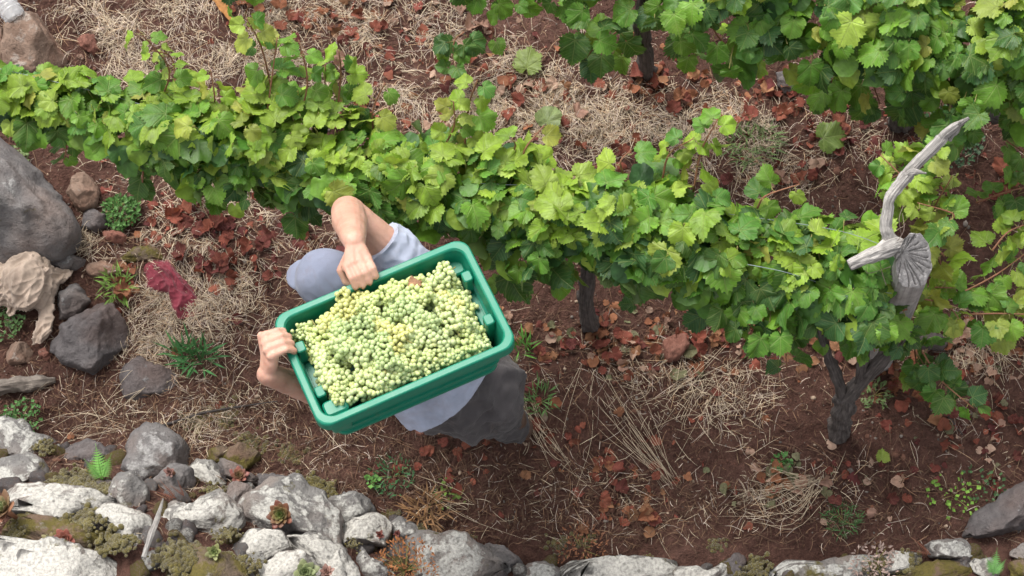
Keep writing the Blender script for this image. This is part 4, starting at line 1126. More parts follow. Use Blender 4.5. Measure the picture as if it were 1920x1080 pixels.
# shirt: torso with loose hem, short sleeves
hem = P(822, 712, .93); slv = shR * .42 + elR * .58; slL = shL * .45 + elL * .55
shirt = [limb([chest + (neck0 - chest) * .4, chest, (chest + hem) / 2, hem, hem * .8 + hipc * .2 + np.array([0, 0, -.0])], [.12, .165, .160, .165, .172], 28),
         limb([chest, shR], [.13, .082]), limb([shR, slv], [.080, .066]), limb([chest, shL], [.13, .08]), limb([shL, slL], [.08, .066])]
def cut(me, p, n):
    """drop every vertex beyond a plane so a hem or a cuff ends cleanly"""
    v = coords(me); d = np.clip((v - p) @ n, 0, None)
    v = v - n * (d * .97)[:, None]
    me.vertices.foreach_set('co', v.astype(np.float32).ravel()); me.update()
me_shirt = voxel('shirt', shirt, .006, 5, fabric('pale blue cotton', (.36, .395, .50)))
displace(me_shirt, lambda v: folds(v, .008, np.cross(hem - chest, [0, 0, 1]), .8, 11) + folds(v, .004, elR - shR, 1.3, 13) + .003 * noise(v * 40, 5))
v_ = coords(me_shirt)
ax_ = unit(elR - shR); near_arm = (((v_ - slv) @ ax_) > 0) & (np.linalg.norm(v_ - slv, axis=1) < .16)
v_[near_arm] -= np.outer(((v_ - slv) @ ax_)[near_arm] * .97, ax_)
ax2 = unit(hipc - chest); pl = hem + ax2 * .035; far = (((v_ - pl) @ ax2) > 0)
v_[far] -= np.outer(((v_ - pl) @ ax2)[far] * .97, ax2)
me_shirt.vertices.foreach_set('co', v_.astype(np.float32).ravel()); me_shirt.update()
put('shirt', me_shirt, man)
trs = [limb([hem, hipc, hipc + (hipc - hem) * .4], [.135, .150, .135], 28), ball(P(902, 722, .84), .128), ball(P(872, 757, .80), .115),
       limb([hipc, hipL, (hipL + knL) / 2, knL, (knL + anL) / 2, anL], [.12, .096, .076, .064, .058, .050], 20), limb([hipc, hipR, (hipR + knR) / 2, knR, (knR + anR) / 2, anR], [.12, .115, .098, .08, .07, .066], 20),
       limb([P(900, 722, .8), P(930, 745, .66), P(945, 770, .50)], [.105, .080, .06], 20)]
me_tr = voxel('trousers', trs, .007, 7, fabric('dark grey trousers', (.066, .060, .062), .2))
displace(me_tr, lambda v: folds(v, .015, anL - hipL, .62, 31) + folds(v, .006, np.array([.3, .9, .1]), 1.2, 33) + .004 * noise(v * 22, 35))
put('trousers', me_tr, man)
# cap
cap = [ball(H(0, -.004, .022), .107, (.86, 1.0, 1.0), HR, 4), ball(H(0, .085, .035), .055, (1.0, 1.0, .22), HR, 3)]
me_cap = voxel('cap', cap, .005, 6, fabric('grey blue cap', (.185, .205, .275), .12))
displace(me_cap, lambda v: .0022 * noise(v * 20, 8) + folds(v, .0018, hside, 1.1, 41))
put('cap', me_cap, man)
hair = [ball(H(0, -.018, -.022), .094, (.82, .88, .80), HR, 4)]
put('hair', voxel('hair', hair, .006, 2, simple('dark hair', (.03, .022, .018), .6, .3, .4, 90, .6)), man)
M_boot = simple('boot leather', (.10, .062, .045), .6, .35, .3, 40, .5)
for an, d in ((anL, np.array([-.85, .3, 0])), (anR, np.array([-.9, .25, 0]))):
    d = unit(d); g = float(ground(an[0], an[1])); b_ = np.array([an[0], an[1], g])
    up = np.array([0, 0, 1.0])
    bt = [limb([b_ + up * .13, b_ + up * .05], [.048, .048]), limb([b_ - d * .03 + up * .045, b_ + d * .08 + up * .045, b_ + d * .16 + up * .038], [.044, .045, .036]), limb([b_ - d * .04 + up * .016, b_ + d * .16 + up * .016], [.03, .03], flat=.6)]
    put('boot', voxel('boot', bt, .006, 5, M_boot), man)

# ------------------------------------------------------------------ loose soil crumbs
def scatter_px(n, x0=-150, x1=2070, y0=-120, y1=1000):
    return rng.uniform(x0, x1, n), rng.uniform(y0, y1, n)
def field(px, py, blobs, base=0.0):
    w = np.full(len(px), base)
    for (bx, by, rx, ry, k) in blobs:
        w = w + k * np.exp(-(((px - bx) / rx) ** 2 + ((py - by) / ry) ** 2))
    return w
px, py = scatter_px(16000); q = unproj_many(px, py)
v, f = ico(1); V = []; Cc = []
sz = rng.lognormal(-5.75, .5, len(q)).clip(.0015, .016)
jit = rng.uniform(.6, 1.3, (len(q), 3))
k = rng.random(len(q))
colr = np.where((k < .85)[:, None], np.array([.115, .058, .042]), np.where((k < .93)[:, None], np.array([.20, .17, .15]), np.array([.36, .27, .2]))) * rng.uniform(.6, 1.3, len(q))[:, None]
V = (v[None] * (1 + .25 * rng.normal(0, 1, (len(q), len(v), 1)).clip(-1, 1)) * (sz[:, None] * jit)[:, None, :] + q[:, None, :]).reshape(-1, 3)
F = (f[None] + (np.arange(len(q)) * len(v))[:, None, None]).reshape(-1, 3)
put('soil_crumbs', mesh('soil_crumbs', V, F, M_crumb, smooth=False, col=np.repeat(colr, len(v), 0)), kind='stuff', label='loose red soil crumbs and grit over the whole terrace', cat='soil')

# ------------------------------------------------------------------ straw and dry grass
def blades(base, head, length, arch, width, color, bend, seg=4, lift0=.004):
    """ribbons lying along the ground; all arguments arrays -> verts, quads, colours"""
    n = len(base); t = np.linspace(0, 1, seg + 1)
    ang = head[:, None] + bend[:, None] * (t[None] - .5) * 2
    step = length[:, None] / seg
    x = base[:, 0:1] + np.concatenate([np.zeros((n, 1)), np.cumsum(np.cos(ang[:, :-1]) * step, 1)], 1)
    y = base[:, 1:2] + np.concatenate([np.zeros((n, 1)), np.cumsum(np.sin(ang[:, :-1]) * step, 1)], 1)
    z = ground(x, y) + lift0 + arch[:, None] * (1 - (2 * t[None] - 1) ** 2) + rng.uniform(0, .006, (n, 1))
    w = width[:, None] * np.array([.8] + [1.0] * (seg - 1) + [.35])[None]
    tw = rng.uniform(-.9, .9, (n, 1))
    nx_, ny_ = -np.sin(ang), np.cos(ang)
    a = np.stack([x + nx_ * w, y + ny_ * w, z + w * tw], -1); b = np.stack([x - nx_ * w, y - ny_ * w, z - w * tw], -1)
    V = np.stack([a, b], 2).reshape(n, -1, 3)
    k = np.arange(seg) * 2
    fq = np.stack([k, k + 1, k + 3, k + 2], -1)
    F = (fq[None] + (np.arange(n) * V.shape[1])[:, None, None]).reshape(-1, 4)
    return V.reshape(-1, 3), F, np.repeat(color, V.shape[1], 0)
STRAW = [(450, 60, 260, 90, 1.0), (200, 60, 120, 80, .8), (700, 130, 300, 90, .9), (1000, 190, 250, 70, .95), (1130, 235, 220, 55, 1.1), (1450, 300, 160, 60, .8), (1330, 230, 150, 60, .5), (480, 440, 160, 90, 1.0), (290, 610, 80, 70, 1.5), (420, 560, 90, 70, .8), (330, 330, 80, 50, .8),
         (560, 470, 60, 60, .9), (1330, 740, 110, 70, .45), (1170, 690, 90, 50, .3), (1850, 660, 90, 80, .7), (1480, 930, 90, 40, .6), (1650, 620, 60, 60, .2), (150, 430, 50, 30, .7), (980, 740, 40, 60, .6), (1750, 300, 120, 60, .2), (1200, 930, 200, 60, .07), (900, 880, 200, 60, .04), (480, 780, 200, 60, .09), (330, 790, 120, 50, .25)]
PALE = np.array([.58, .475, .345]); GREYS = np.array([.49, .40, .335]); WARM = np.array([.43, .29, .18]); TWIG = np.array([.13, .078, .052])
N = 230000
px, py = scatter_px(N, y1=1010)
pn = sstep(-.35, .3, noise(np.stack([px / 75, py / 60, 0 * px], -1), 91) + .5 * noise(np.stack([px / 28, py / 24, 0 * px], -1), 92))
keep = rng.random(N) < (field(px, py, STRAW, .018).clip(0, 1.2) / 1.2) * (.12 + .88 * pn)
px, py = px[keep], py[keep]; q = unproj_many(px, py); n = len(q)
hd = 6.28 * noise(np.stack([px / 60, py / 60, 0 * px], -1), 93) + rng.normal(0, .9, n)
k = rng.random(n)
cl = np.where((k < .55)[:, None], PALE, np.where((k < .82)[:, None], GREYS, WARM)) * rng.uniform(.6, 1.2, n)[:, None]
Vs, Fs, Cs = blades(q, hd, rng.gamma(2.2, .020, n).clip(.010, .16), rng.gamma(1.5, .005, n).clip(0, .04), rng.uniform(.0004, .0009, n), cl, rng.normal(0, .3, n), seg=3)
put('dry_grass', mesh('dry_grass', Vs, Fs, M_straw, col=Cs), kind='stuff', label='matted straw and dead grass lying over the red soil', cat='dry grass')
# thin brown stems and rootlets, densest on the shaded bank near the wall
N = 70000
px, py = scatter_px(N, y1=1030)
TW = [(520, 820, 260, 90, 1.2), (850, 930, 260, 70, .9), (1250, 960, 300, 70, .6), (1700, 960, 200, 70, .4), (200, 760, 200, 60, .8), (1150, 640, 250, 60, .5), (300, 560, 200, 120, .3)]
keep = rng.random(N) < field(px, py, TW, .22).clip(0, 1.1) / 1.1
px, py = px[keep], py[keep]; q = unproj_many(px, py); n = len(q)
k = rng.random(n)
cl = np.where((k < .68)[:, None], TWIG, np.where((k < .94)[:, None], np.array([.22, .13, .08]), GREYS)) * rng.uniform(.6, 1.3, n)[:, None]
Vs, Fs, Cs = blades(q, rng.uniform(0, 6.28, n), rng.gamma(2.2, .014, n).clip(.008, .14), rng.gamma(1.5, .005, n).clip(0, .03), rng.uniform(.0005, .0011, n), cl, rng.normal(0, .35, n), seg=3)
put('stem_litter', mesh('stem_litter', Vs, Fs, M_straw, col=Cs), kind='stuff', label='tangle of thin brown dead stems on the bank by the wall', cat='litter')
# long single stalks that arch over the ground
def stalk_sheaf(label, root, tip, n, spread, L, bow, group=None, colr=PALE, width=.0007, tspread=None):
    """a sheaf of long straws from around one pixel to around another"""
    a = np.array([G(*(np.array(root) + rng.normal(0, spread, 2))) for _ in range(n)])
    b = np.array([G(*(np.array(tip) + rng.normal(0, tspread or spread * 1.6, 2))) for _ in range(n)])
    parts = []
    for i in range(n):
        m = (a[i] + b[i]) / 2 + np.array([0, 0, rng.uniform(.01, .06)]) + rng.normal(0, .022, 3) + np.array([bow[0], bow[1], 0]) * rng.uniform(-.3, 1.6)
        e = a[i] + (b[i] - a[i]) * rng.uniform(.35, 1.15)
        parts.append(tube([a[i] + [0, 0, .004], m, e + [0, 0, .008]], [width, width, width * .5], 4, 9))
    v, f = join(parts)
    put('dry_grass_tuft', mesh('dry_grass_tuft', v, f, M_straw, col=np.tile(colr, (len(v), 1)) * rng.uniform(.8, 1.15, (len(v), 1))), None, label=label, cat='grass tuft', group='long dry grass sheaves')
stalk_sheaf('sheaf of long pale straws sweeping down behind the trousers', (1262, 905), (1130, 715), 26, 12, .4, (-.02, -.03), tspread=32)
stalk_sheaf('curled bundle of dead straw on the soil below the forked vine trunk', (1530, 905), (1400, 945), 34, 10, .3, (.02, -.05), tspread=22)
stalk_sheaf('dry straws hugging the trailing trouser leg', (985, 760), (1075, 880), 20, 9, .3, (-.02, -.01), tspread=20)
stalk_sheaf('loose pale straws lying over the soil above the upright grey wall stone', (230, 800), (90, 815), 7, 9, .3, (0, 0), tspread=12)
stalk_sheaf('spray of long straws across the dark slab', (300, 690), (170, 790), 9, 18, .4, (0, 0), tspread=60)
stalk_sheaf('short stiff straws standing behind the upright grey wall stone', (345, 830), (395, 795), 16, 12, .15, (0, 0), tspread=14)
stalk_sheaf('tuft of dry straw between the boulders', (150, 470), (190, 440), 26, 10, .15, (0, 0), tspread=22)
stalk_sheaf('tangled straw clump in the path in front of the forked vine', (1345, 700), (1290, 790), 22, 28, .3, (0, 0), tspread=46)
stalk_sheaf('single long bent stalks on the dark bank', (760, 900), (960, 1010), 4, 6, .4, (0, 0), tspread=8)
stalk_sheaf('two thin straws crossing the path before the vine trunk', (1095, 690), (1050, 900), 3, 10, .4, (0, 0), tspread=24)
stalk_sheaf('pale straw clump by the fallen leaves at the picture edge', (1880, 680), (1840, 620), 30, 22, .3, (0, 0), tspread=34)

# ------------------------------------------------------------------ fallen leaves
DRYC = {'brick red': [(.235, .070, .048), (.27, .092, .060), (.20, .058, .044)], 'orange brown': [(.30, .130, .070), (.33, .165, .090), (.25, .10, .055)],
        'pinkish tan': [(.40, .255, .19), (.43, .29, .22), (.35, .21, .16)], 'dark maroon': [(.125, .036, .034), (.15, .046, .040)], 'grey green': [(.17, .17, .095), (.21, .20, .12)], 'yellow green': [(.17, .22, .045)]}
ZONES = [  # pixel box centre, spread, count, colours, place words
    (760, 60, 150, 55, 22, {'brick red': 3, 'pinkish tan': 2, 'dark maroon': 1}, 'in the straw at the top of the picture'),
    (590, 30, 80, 30, 14, {'brick red': 2, 'orange brown': 3}, 'near the single hanging shoot'),
    (960, 170, 130, 60, 20, {'brick red': 3, 'pinkish tan': 1, 'orange brown': 1}, 'on the straw between the two vine rows'),
    (1240, 160, 70, 40, 18, {'brick red': 4, 'orange brown': 2}, 'around the thin trunk of the back row'),
    (1420, 215, 90, 50, 16, {'brick red': 4, 'orange brown': 1}, 'between the back row and the bleached branch'),
    (1590, 240, 60, 35, 12, {'dark maroon': 3, 'brick red': 2}, 'in the shade below the broad back vine'),
    (1150, 300, 130, 40, 14, {'brick red': 2, 'pinkish tan': 2, 'dark maroon': 2}, 'just behind the near vine row'),
    (720, 215, 60, 50, 8, {'brick red': 3, 'orange brown': 1}, 'behind the near row by an upright shoot'),
    (420, 480, 60, 55, 30, {'dark maroon': 3, 'brick red': 4}, 'in the straw beside the capped head'),
    (320, 405, 60, 35, 14, {'brick red': 4, 'dark maroon': 1}, 'beside the low green herb'),
    (235, 540, 16, 30, 5, {'orange brown': 3, 'brick red': 1}, 'next to the red cloth'),
    (560, 440, 50, 40, 8, {'dark maroon': 2, 'brick red': 2}, 'in front of the bent knee-high vine leaves'),
    (1110, 650, 110, 40, 34, {'brick red': 3, 'orange brown': 3, 'dark maroon': 2, 'pinkish tan': 1, 'grey green': 1}, 'under the near row beyond the crate'),
    (1290, 640, 90, 50, 26, {'orange brown': 3, 'brick red': 2, 'pinkish tan': 1, 'grey green': 2}, 'around the red brown stone'),
    (1400, 600, 80, 40, 16, {'orange brown': 3, 'dark maroon': 2, 'pinkish tan': 1}, 'in the shade under the near row'),
    (1590, 650, 70, 30, 12, {'orange brown': 3, 'pinkish tan': 2}, 'between the arms of the forked vine trunk'),
    (1690, 720, 40, 40, 12, {'orange brown': 4, 'brick red': 2}, 'beside the forked vine trunk'),
    (1830, 650, 70, 45, 22, {'brick red': 3, 'pinkish tan': 3, 'orange brown': 1}, 'under the sparse yellowing vine'),
    (1840, 800, 70, 50, 18, {'brick red': 2, 'dark maroon': 2, 'pinkish tan': 1, 'grey green': 1}, 'near the drooping dark shoot'),
    (1140, 880, 110, 50, 16, {'brick red': 4, 'orange brown': 2, 'dark maroon': 1}, 'on bare soil by the long straw sheaf'),
    (1200, 950, 50, 25, 7, {'orange brown': 3, 'brick red': 3}, 'on the bank above the pale wall stones'),
    (1470, 905, 60, 25, 12, {'grey green': 4, 'orange brown': 2, 'pinkish tan': 1}, 'beside the curled straw bundle'),
    (1640, 910, 120, 40, 12, {'brick red': 2, 'pinkish tan': 2, 'dark maroon': 1}, 'on the dark soil below the vine trunk'),
    (830, 880, 90, 30, 6, {'brick red': 4}, 'on the dark bank below the person'),
    (1500, 330, 50, 25, 6, {'brick red': 2, 'pinkish tan': 2}, 'on straw left of the bleached branch'),
    (1880, 340, 60, 40, 8, {'brick red': 3, 'dark maroon': 1}, 'beyond the bleached branch'),
]
nl = 0
for (zx, zy, sx, sy, cnt, pal, where) in ZONES:
    ks = list(pal); w = np.array([pal[k] for k in ks], float); w /= w.sum()
    for _ in range(cnt):
        cname = ks[rng.choice(len(ks), p=w)]
        c = np.array(DRYC[cname][rng.integers(len(DRYC[cname]))]) * rng.uniform(.65, 1.05)
        g = G(zx + rng.normal(0, sx * .75), zy + rng.normal(0, sy * .75))
        size = rng.uniform(.030, .066) * (.82 if zy > 590 else 1)
        a = rng.uniform(0, 6.28)
        tip = np.array([math.cos(a), math.sin(a), rng.normal(0, .2)]); nrm = unit(np.array([rng.normal(0, .35), rng.normal(0, .35), 1]))
        M = leaf_matrix(g + [0, 0, rng.uniform(.012, .022)] - unit(tip) * size * .4, tip, nrm, size)
        put('fallen_leaf', LEAF_DRY[rng.integers(12)], None, M, c, label='%s curled fallen vine leaf %s' % (cname, where), cat='leaf', group='%s leaves %s' % (cname, where)); nl += 1
put('fallen_leaf', LEAF[3], None, leaf_matrix(G(1652, 868, .02), (.2, 1, .1), (.2, -.2, 1), .055), (.20, .28, .04), label='lone bright yellow green fallen leaf on bare soil', cat='leaf')
put('fallen_leaf', LEAF[5], None, leaf_matrix(G(985, 140, .03), (.2, 1, .1), (-.1, -.3, 1), .115), (.16, .22, .045), label='large yellow green leaf lying on straw between the rows', cat='leaf')
put('fallen_leaf', LEAF[6], None, leaf_matrix(G(1530, 262, .03), (1, .2, .1), (-.1, -.2, 1), .12), (.13, .20, .04), label='large green leaf lying flat in front of the broad back vine', cat='leaf')
put('fallen_leaf', LEAF[1], None, leaf_matrix(G(1020, 240, .03), (.5, 1, .1), (-.1, -.2, 1), .10), (.19, .25, .10), label='pale green leaf lying on straw just behind the near row', cat='leaf')
items = []
for (zx, zy, sx, sy, cnt, pal, where) in ZONES + [(1000, 500, 900, 500, 40, {'brick red': 3, 'orange brown': 2, 'dark maroon': 3, 'pinkish tan': 1}, '')]:
    ks = list(pal); w = np.array([pal[k] for k in ks], float); w /= w.sum()
    for _ in range(int(cnt * 2.6)):
        cname = ks[rng.choice(len(ks), p=w)]
        c = np.array(DRYC[cname][rng.integers(len(DRYC[cname]))]) * rng.uniform(.6, 1.1)
        x_, y_ = zx + rng.normal(0, sx * 1.0), zy + rng.normal(0, sy * 1.0)
        if y_ > 1000: continue
        g = G(x_, y_); a = rng.uniform(0, 6.28)
        items.append((g + [0, 0, rng.uniform(.004, .012)], (math.cos(a), math.sin(a), rng.normal(0, .3)), (rng.normal(0, .5), rng.normal(0, .5), 1), rng.uniform(.018, .048), c))
put('leaf_litter', leaves_joined('leaf_litter', items, LOW_DRY, M_drys), kind='stuff', label='broken bits of dry red vine leaves in the soil', cat='litter')

# ------------------------------------------------------------------ moss cushions
def moss_mat():
    m = Mat('moss'); p = m.pos()
    n = m.noise(26, p, 5, .7); n2 = m.noise(220, p, 3, .7)
    k = m.ramp(n, [(.3, (.055, .038, .016)), (.5, (.125, .100, .020)), (.7, (.20, .165, .032))]).outputs[0]
    k = m.mix(1.0, k, m.ramp(n2, [(.3, g01(.5)), (.7, g01(1.4))]).outputs[0], 'MULTIPLY')
    m.b(Base_Color=k, Roughness=1.0, Specular_IOR_Level=.1, Sheen_Weight=.3)
    m.bump(n2, 1.0, .012)
    return m.m
M_moss = moss_mat()
MOSS = [(160, 975, 26, .07), (120, 985, 20, .06), (95, 965, 16, .05), (60, 975, 22, .06), (30, 1000, 18, .05), (210, 1010, 24, .06), (235, 1020, 20, .05), (190, 1030, 18, .05), (170, 960, 12, .05), (135, 955, 12, .05), (150, 905, 30, .03), (190, 910, 28, .03), (115, 900, 24, .03), (80, 835, 18, .03),
        (330, 1030, 24, .06), (360, 1040, 26, .06), (305, 1050, 20, .06), (390, 1050, 20, .05), (440, 1050, 18, .06), (470, 1060, 16, .06), (340, 1065, 26, .06), (400, 1070, 26, .06), (430, 1000, 16, .06), (410, 1003, 14, .06), (400, 920, 18, .02), (555, 915, 12, .06), (610, 915, 22, .02), (580, 905, 20, .02), (540, 850, 24, .0), (470, 830, 26, .0), (420, 780, 26, .0), (370, 790, 22, .0),
        (1420, 1063, 22, .04), (1390, 1072, 16, .03), (1340, 1020, 16, .0), (1050, 1020, 20, .0), (1100, 1015, 16, .0), (790, 990, 10, .03), (1690, 1055, 26, .05), (1650, 1062, 20, .05), (880, 1010, 12, .0), (1215, 1045, 10, .0), (735, 965, 14, .01), (660, 1020, 12, .08), (690, 985, 10, .05)]
parts_v, parts_f, o = [], [], 0
v, f = ico(2)
for k, (mx_, my_, r, dz) in enumerate(MOSS):
    for s in range(int(16 + r * 2.6)):
        rr = r * rng.uniform(.08, .26)
        g = G(mx_ + rng.normal(0, r * .6), my_ + rng.normal(0, r * .42), dz * 1.0)
        R_ = rr / 530
        p = v * np.array([R_, R_, R_ * .62]); d = 1 + .22 * fbm(p * 60 + k * 7.7 + s, 2, k); p = p * d[:, None]
        parts_v.append(p + g + unit(p) * 0); parts_f.append(f + o); o += len(v)
put('moss', mesh('moss', np.vstack(parts_v), np.vstack(parts_f), M_moss), kind='stuff', label='olive brown moss cushions growing over the wall stones', cat='moss')

# ------------------------------------------------------------------ small plants
M_succ = simple('succulent leaf', None, .45, .4, .3, 30, .15, attr='obj')
M_herb = simple('herb leaf', None, .55, .35, .3, 60, 0, attr='Col')
def succ_leaf():
    t = np.linspace(0, 1, 8); V = []; seg = 8
    for i, a in enumerate(t):
        w = .27 * math.sin(math.pi * min(1, a * .86 + .10)) ** .8; th = .09 * (1 - a * .75)
        for k in range(seg):
            b = 2 * math.pi * k / seg
            V.append((w * math.cos(b), a, th * math.sin(b) + .22 * a * a))
    F = [(i * seg + k, i * seg + (k + 1) % seg, (i + 1) * seg + (k + 1) % seg, (i + 1) * seg + k) for i in range(7) for k in range(seg)]
    F += [tuple(range(seg - 1, -1, -1)), tuple(range(7 * seg, 8 * seg))]
    return mesh('leaf', np.array(V), F, M_succ)
SUCC = succ_leaf()
def rosette(pxy, r, cin, cout, label, dz=.06, tilt=(0, 0), n=26):
    g = G(pxy[0], pxy[1], dz)
    root = thing('succulent', g, label, 'succulent', 'rosette succulents on the wall')
    R0 = Euler((tilt[0], tilt[1], rng.uniform(0, 6))).to_matrix().to_4x4()
    put('stem', mesh('stem', *tube([(0, 0, -.06), (0, 0, 0.0)], [.008, .010], 8, 3), M_cane), root, Matrix.Translation(g) @ R0)
    for k in range(n):
        t = k / (n - 1); a = k * 2.39996
        el = 1.25 - 1.15 * t; L = r * (.28 + .40 * t)
        c = np.array(cin) * (1 - t) + np.array(cout) * t
        c = (c * .52 + c.mean() * .12) * rng.uniform(.7, 1.2)
        M = Matrix.Translation(g) @ R0 @ Euler((0, 0, a)).to_matrix().to_4x4() @ Matrix.Translation((0, r * .04, 0)) @ Euler((el, 0, 0)).to_matrix().to_4x4() @ Matrix.Diagonal((L * 1.25, L, L, 1))
        put('leaf', SUCC, root, M, c)
rosette((528, 965), .075, (.20, .30, .05), (.36, .10, .06), 'green centred succulent with red outer leaves on the largest lichened stone', .14, (.3, .1), 34)
rosette((448, 893), .055, (.30, .22, .08), (.40, .10, .08), 'plump red and orange succulent in the gap above the grey wall stones', .05, (.2, 0), 24)
rosette((8, 955), .10, (.24, .33, .10), (.38, .14, .07), 'green and red succulent at the picture edge on the white slab', .14, (.2, .5), 22)
rosette((122, 1012), .06, (.34, .12, .07), (.42, .10, .06), 'withered coral red succulent between moss cushions', .10, (.2, 0), 26)
rosette((92, 1015), .05, (.25, .33, .12), (.34, .25, .10), 'pale green succulent beside the withered coral red one', .10, (.2, -.4), 16)
rosette((572, 1074), .07, (.28, .38, .12), (.36, .40, .17), 'pale green succulent at the bottom edge below the white stones', .12, (.1, .2), 24)
rosette((612, 1072), .04, (.45, .22, .17), (.48, .25, .19), 'small dusty pink succulent at the bottom edge', .12, (.1, .2), 18)
rosette((402, 1035), .045, (.26, .36, .09), (.34, .35, .10), 'small yellow green succulent on the moss below the white stones', .10, (.1, .2), 18)
rosette((318, 885), .032, (.32, .15, .12), (.35, .16, .13), 'small brown pink rosette on the upright grey wall stone', .12, (.2, 0), 16)
rosette((712, 1003), .03, (.22, .06, .045), (.28, .07, .05), 'tiny dark red rosette on the pale stone near the bank', .09, (.2, 0), 14)
rosette((745, 1000), .022, (.22, .06, .045), (.25, .06, .05), 'tiniest dark red rosette at the rim of the pale stone', .08, (.2, 0), 12)
def fern(pxy, tip, L, col, label, dz=.05, fronds=3):
    g = G(pxy[0], pxy[1], dz); e = G(tip[0], tip[1], dz); d0 = unit(e - g)
    root = thing('fern', g, label, 'fern', 'small ferns')
    for q in range(fronds):
        a = (q - (fronds - 1) / 2) * .55
        d = np.array([d0[0] * math.cos(a) - d0[1] * math.sin(a), d0[0] * math.sin(a) + d0[1] * math.cos(a), 0])
        sd_ = np.array([-d[1], d[0], 0]); ln = L * (1 - .25 * abs(q - (fronds - 1) / 2))
        c = [g + d * ln * t + np.array([0, 0, .5 * ln * t - .28 * ln * t * t]) for t in np.linspace(0, 1, 15)]
        parts = [tube(c, np.linspace(.0014, .0005, 15), 4, 15)]
        for i in range(2, 15):
            t = i / 14; w = ln * (.34 if col[1] > .15 else .15) * math.sin(math.pi * min(1, .18 + .86 * t)) ** 1.0 * (1 - .55 * t)
            for s in (-1, 1):
                for j in range(5):
                    u = (j + .6) / 5
                    p0 = c[i] + sd_ * s * w * u + d * w * .35 * u - np.array([0, 0, .10 * w * u])
                    lw = w * .20 * (1.1 - u); up_ = np.array([0, 0, .0008])
                    a1 = p0 + d * lw + up_; a2 = p0 - d * lw * .8 - up_; a3 = p0 + sd_ * s * lw * 1.3; a4 = p0 - sd_ * s * lw
                    parts.append((np.array([a1, a3, a2, a4]), [(0, 1, 2, 3)]))
        v, f = join(parts)
        put('frond', mesh('frond', v, f, M_herb, col=np.tile(np.array(col) * rng.uniform(.85, 1.15), (len(v), 1))), root)
fern((192, 900), (198, 835), .17, (.11, .27, .045), 'bright green fern growing between the wall stones', .05)
fern((1862, 1078), (1858, 1030), .11, (.10, .24, .06), 'fresh green fern on the wall at the bottom corner', .06)
fern((330, 935), (285, 910), .10, (.20, .075, .045), 'dead rust brown fern frond between the wall stones', .06, 2)
fern((345, 930), (325, 905), .08, (.19, .07, .045), 'dead brown fern frond close to the grey round stone', .06, 2)
fern((1745, 1040), (1720, 1030), .10, (.20, .075, .045), 'withered brown fern frond beside the mossy stone', .05, 2)
def herb(pxy, r, n, col, label, ll=.018, h=.05, narrow=.35, dz=.005, cat='herb', up=.5):
    g = G(pxy[0], pxy[1], dz); root = thing('green_herb', g, label, cat, 'small green herbs')
    parts = []; cols = []
    for k in range(n):
        a = rng.uniform(0, 6.28); rr = r * math.sqrt(rng.random()); hh = h * (1 - .5 * rr / r) * rng.uniform(.6, 1.1)
        p = g + np.array([rr * math.cos(a), rr * math.sin(a), hh])
        d = unit(np.array([.5 * math.cos(a) + rng.normal(0, .7), .5 * math.sin(a) + rng.normal(0, .7), up + rng.normal(0, .4)]))
        s = unit(np.cross(d, [0, 0, 1]) + rng.normal(0, .2, 3)); L = ll * rng.uniform(.6, 1.3); w = L * narrow
        m = p + d * L * .5 + np.array([0, 0, L * .08])
        v = np.array([p, m + s * w, p + d * L, m - s * w, m - np.array([0, 0, w * .35])])
        parts.append((v, [(0, 1, 4), (1, 2, 4), (2, 3, 4), (3, 0, 4)])); cols.append(np.tile(np.array(col) * rng.uniform(.65, 1.3), (5, 1)))
    v, f = join(parts); put('foliage', mesh('foliage', v, f, M_herb, col=np.vstack(cols), smooth=False), root, kind='stuff')
    st = []
    for k in range(max(4, n // 30)):
        a = rng.uniform(0, 6.28); rr = r * rng.uniform(.3, .9)
        st.append(tube([g - [0, 0, .01], g + [rr * math.cos(a) * .5, rr * math.sin(a) * .5, h * .6], g + [rr * math.cos(a), rr * math.sin(a), h * .9]], [.0012, .001, .0006], 4, 5))
    put('stems', mesh('stems', *join(st), M_petiole), root, kind='stuff')
herb((230, 403), .065, 420, (.065, .15, .035), 'low round dark green herb beside the dark rim stone', .018, .06, .3)
herb((735, 893), .075, 150, (.045, .125, .045), 'feathery green weed on the dark bank below the person', .020, .035, .14)
herb((700, 905), .02, 20, (.10, .22, .05), 'tiny bright sprout beside the feathery weed', .018, .03, .5)
herb((845, 925), .06, 45, (.15, .24, .05), 'trailing yellow green creeper on the bank above the grey stones', .016, .02, .45)
herb((1785, 930), .09, 55, (.15, .28, .04), 'yellow green sprig by the long dark slab', .016, .05, .5)
herb((1845, 910), .08, 50, (.06, .12, .045), 'dull green sprig above the long dark slab', .016, .04, .4)
herb((1580, 975), .06, 160, (.05, .12, .035), 'dark green grass patch near the pale wall stones', .03, .02, .05)
herb((1465, 868), .03, 60, (.07, .17, .045), 'small green weed above the curled straw bundle', .02, .03, .3)
herb((60, 475), .12, 300, (.075, .13, .045), 'flat green creeper at the foot of the large grey boulder', .014, .015, .5)
herb((5, 600), .08, 220, (.075, .14, .045), 'green creeper at the picture edge beside the beige cloth', .014, .02, .5)
herb((40, 785), .07, 160, (.07, .16, .045), 'green creeper strip above the lichened corner stone', .014, .015, .5)
herb((30, 300), .05, 120, (.16, .22, .09), 'pale green low plant behind the large grey boulder', .015, .02, .5)
herb((220, 535), .05, 60, (.13, .22, .04), 'yellow green grass blades between the two cloths', .06, .02, .06, cat='grass tuft')
herb((370, 670), .05, 70, (.05, .15, .045), 'dark green grass tuft beside the flat dark slab', .085, .01, .05, cat='grass tuft', up=.9)
herb((340, 665), .03, 30, (.06, .17, .05), 'small fresh grass tuft behind the flat dark slab', .07, .01, .05, cat='grass tuft', up=.9)
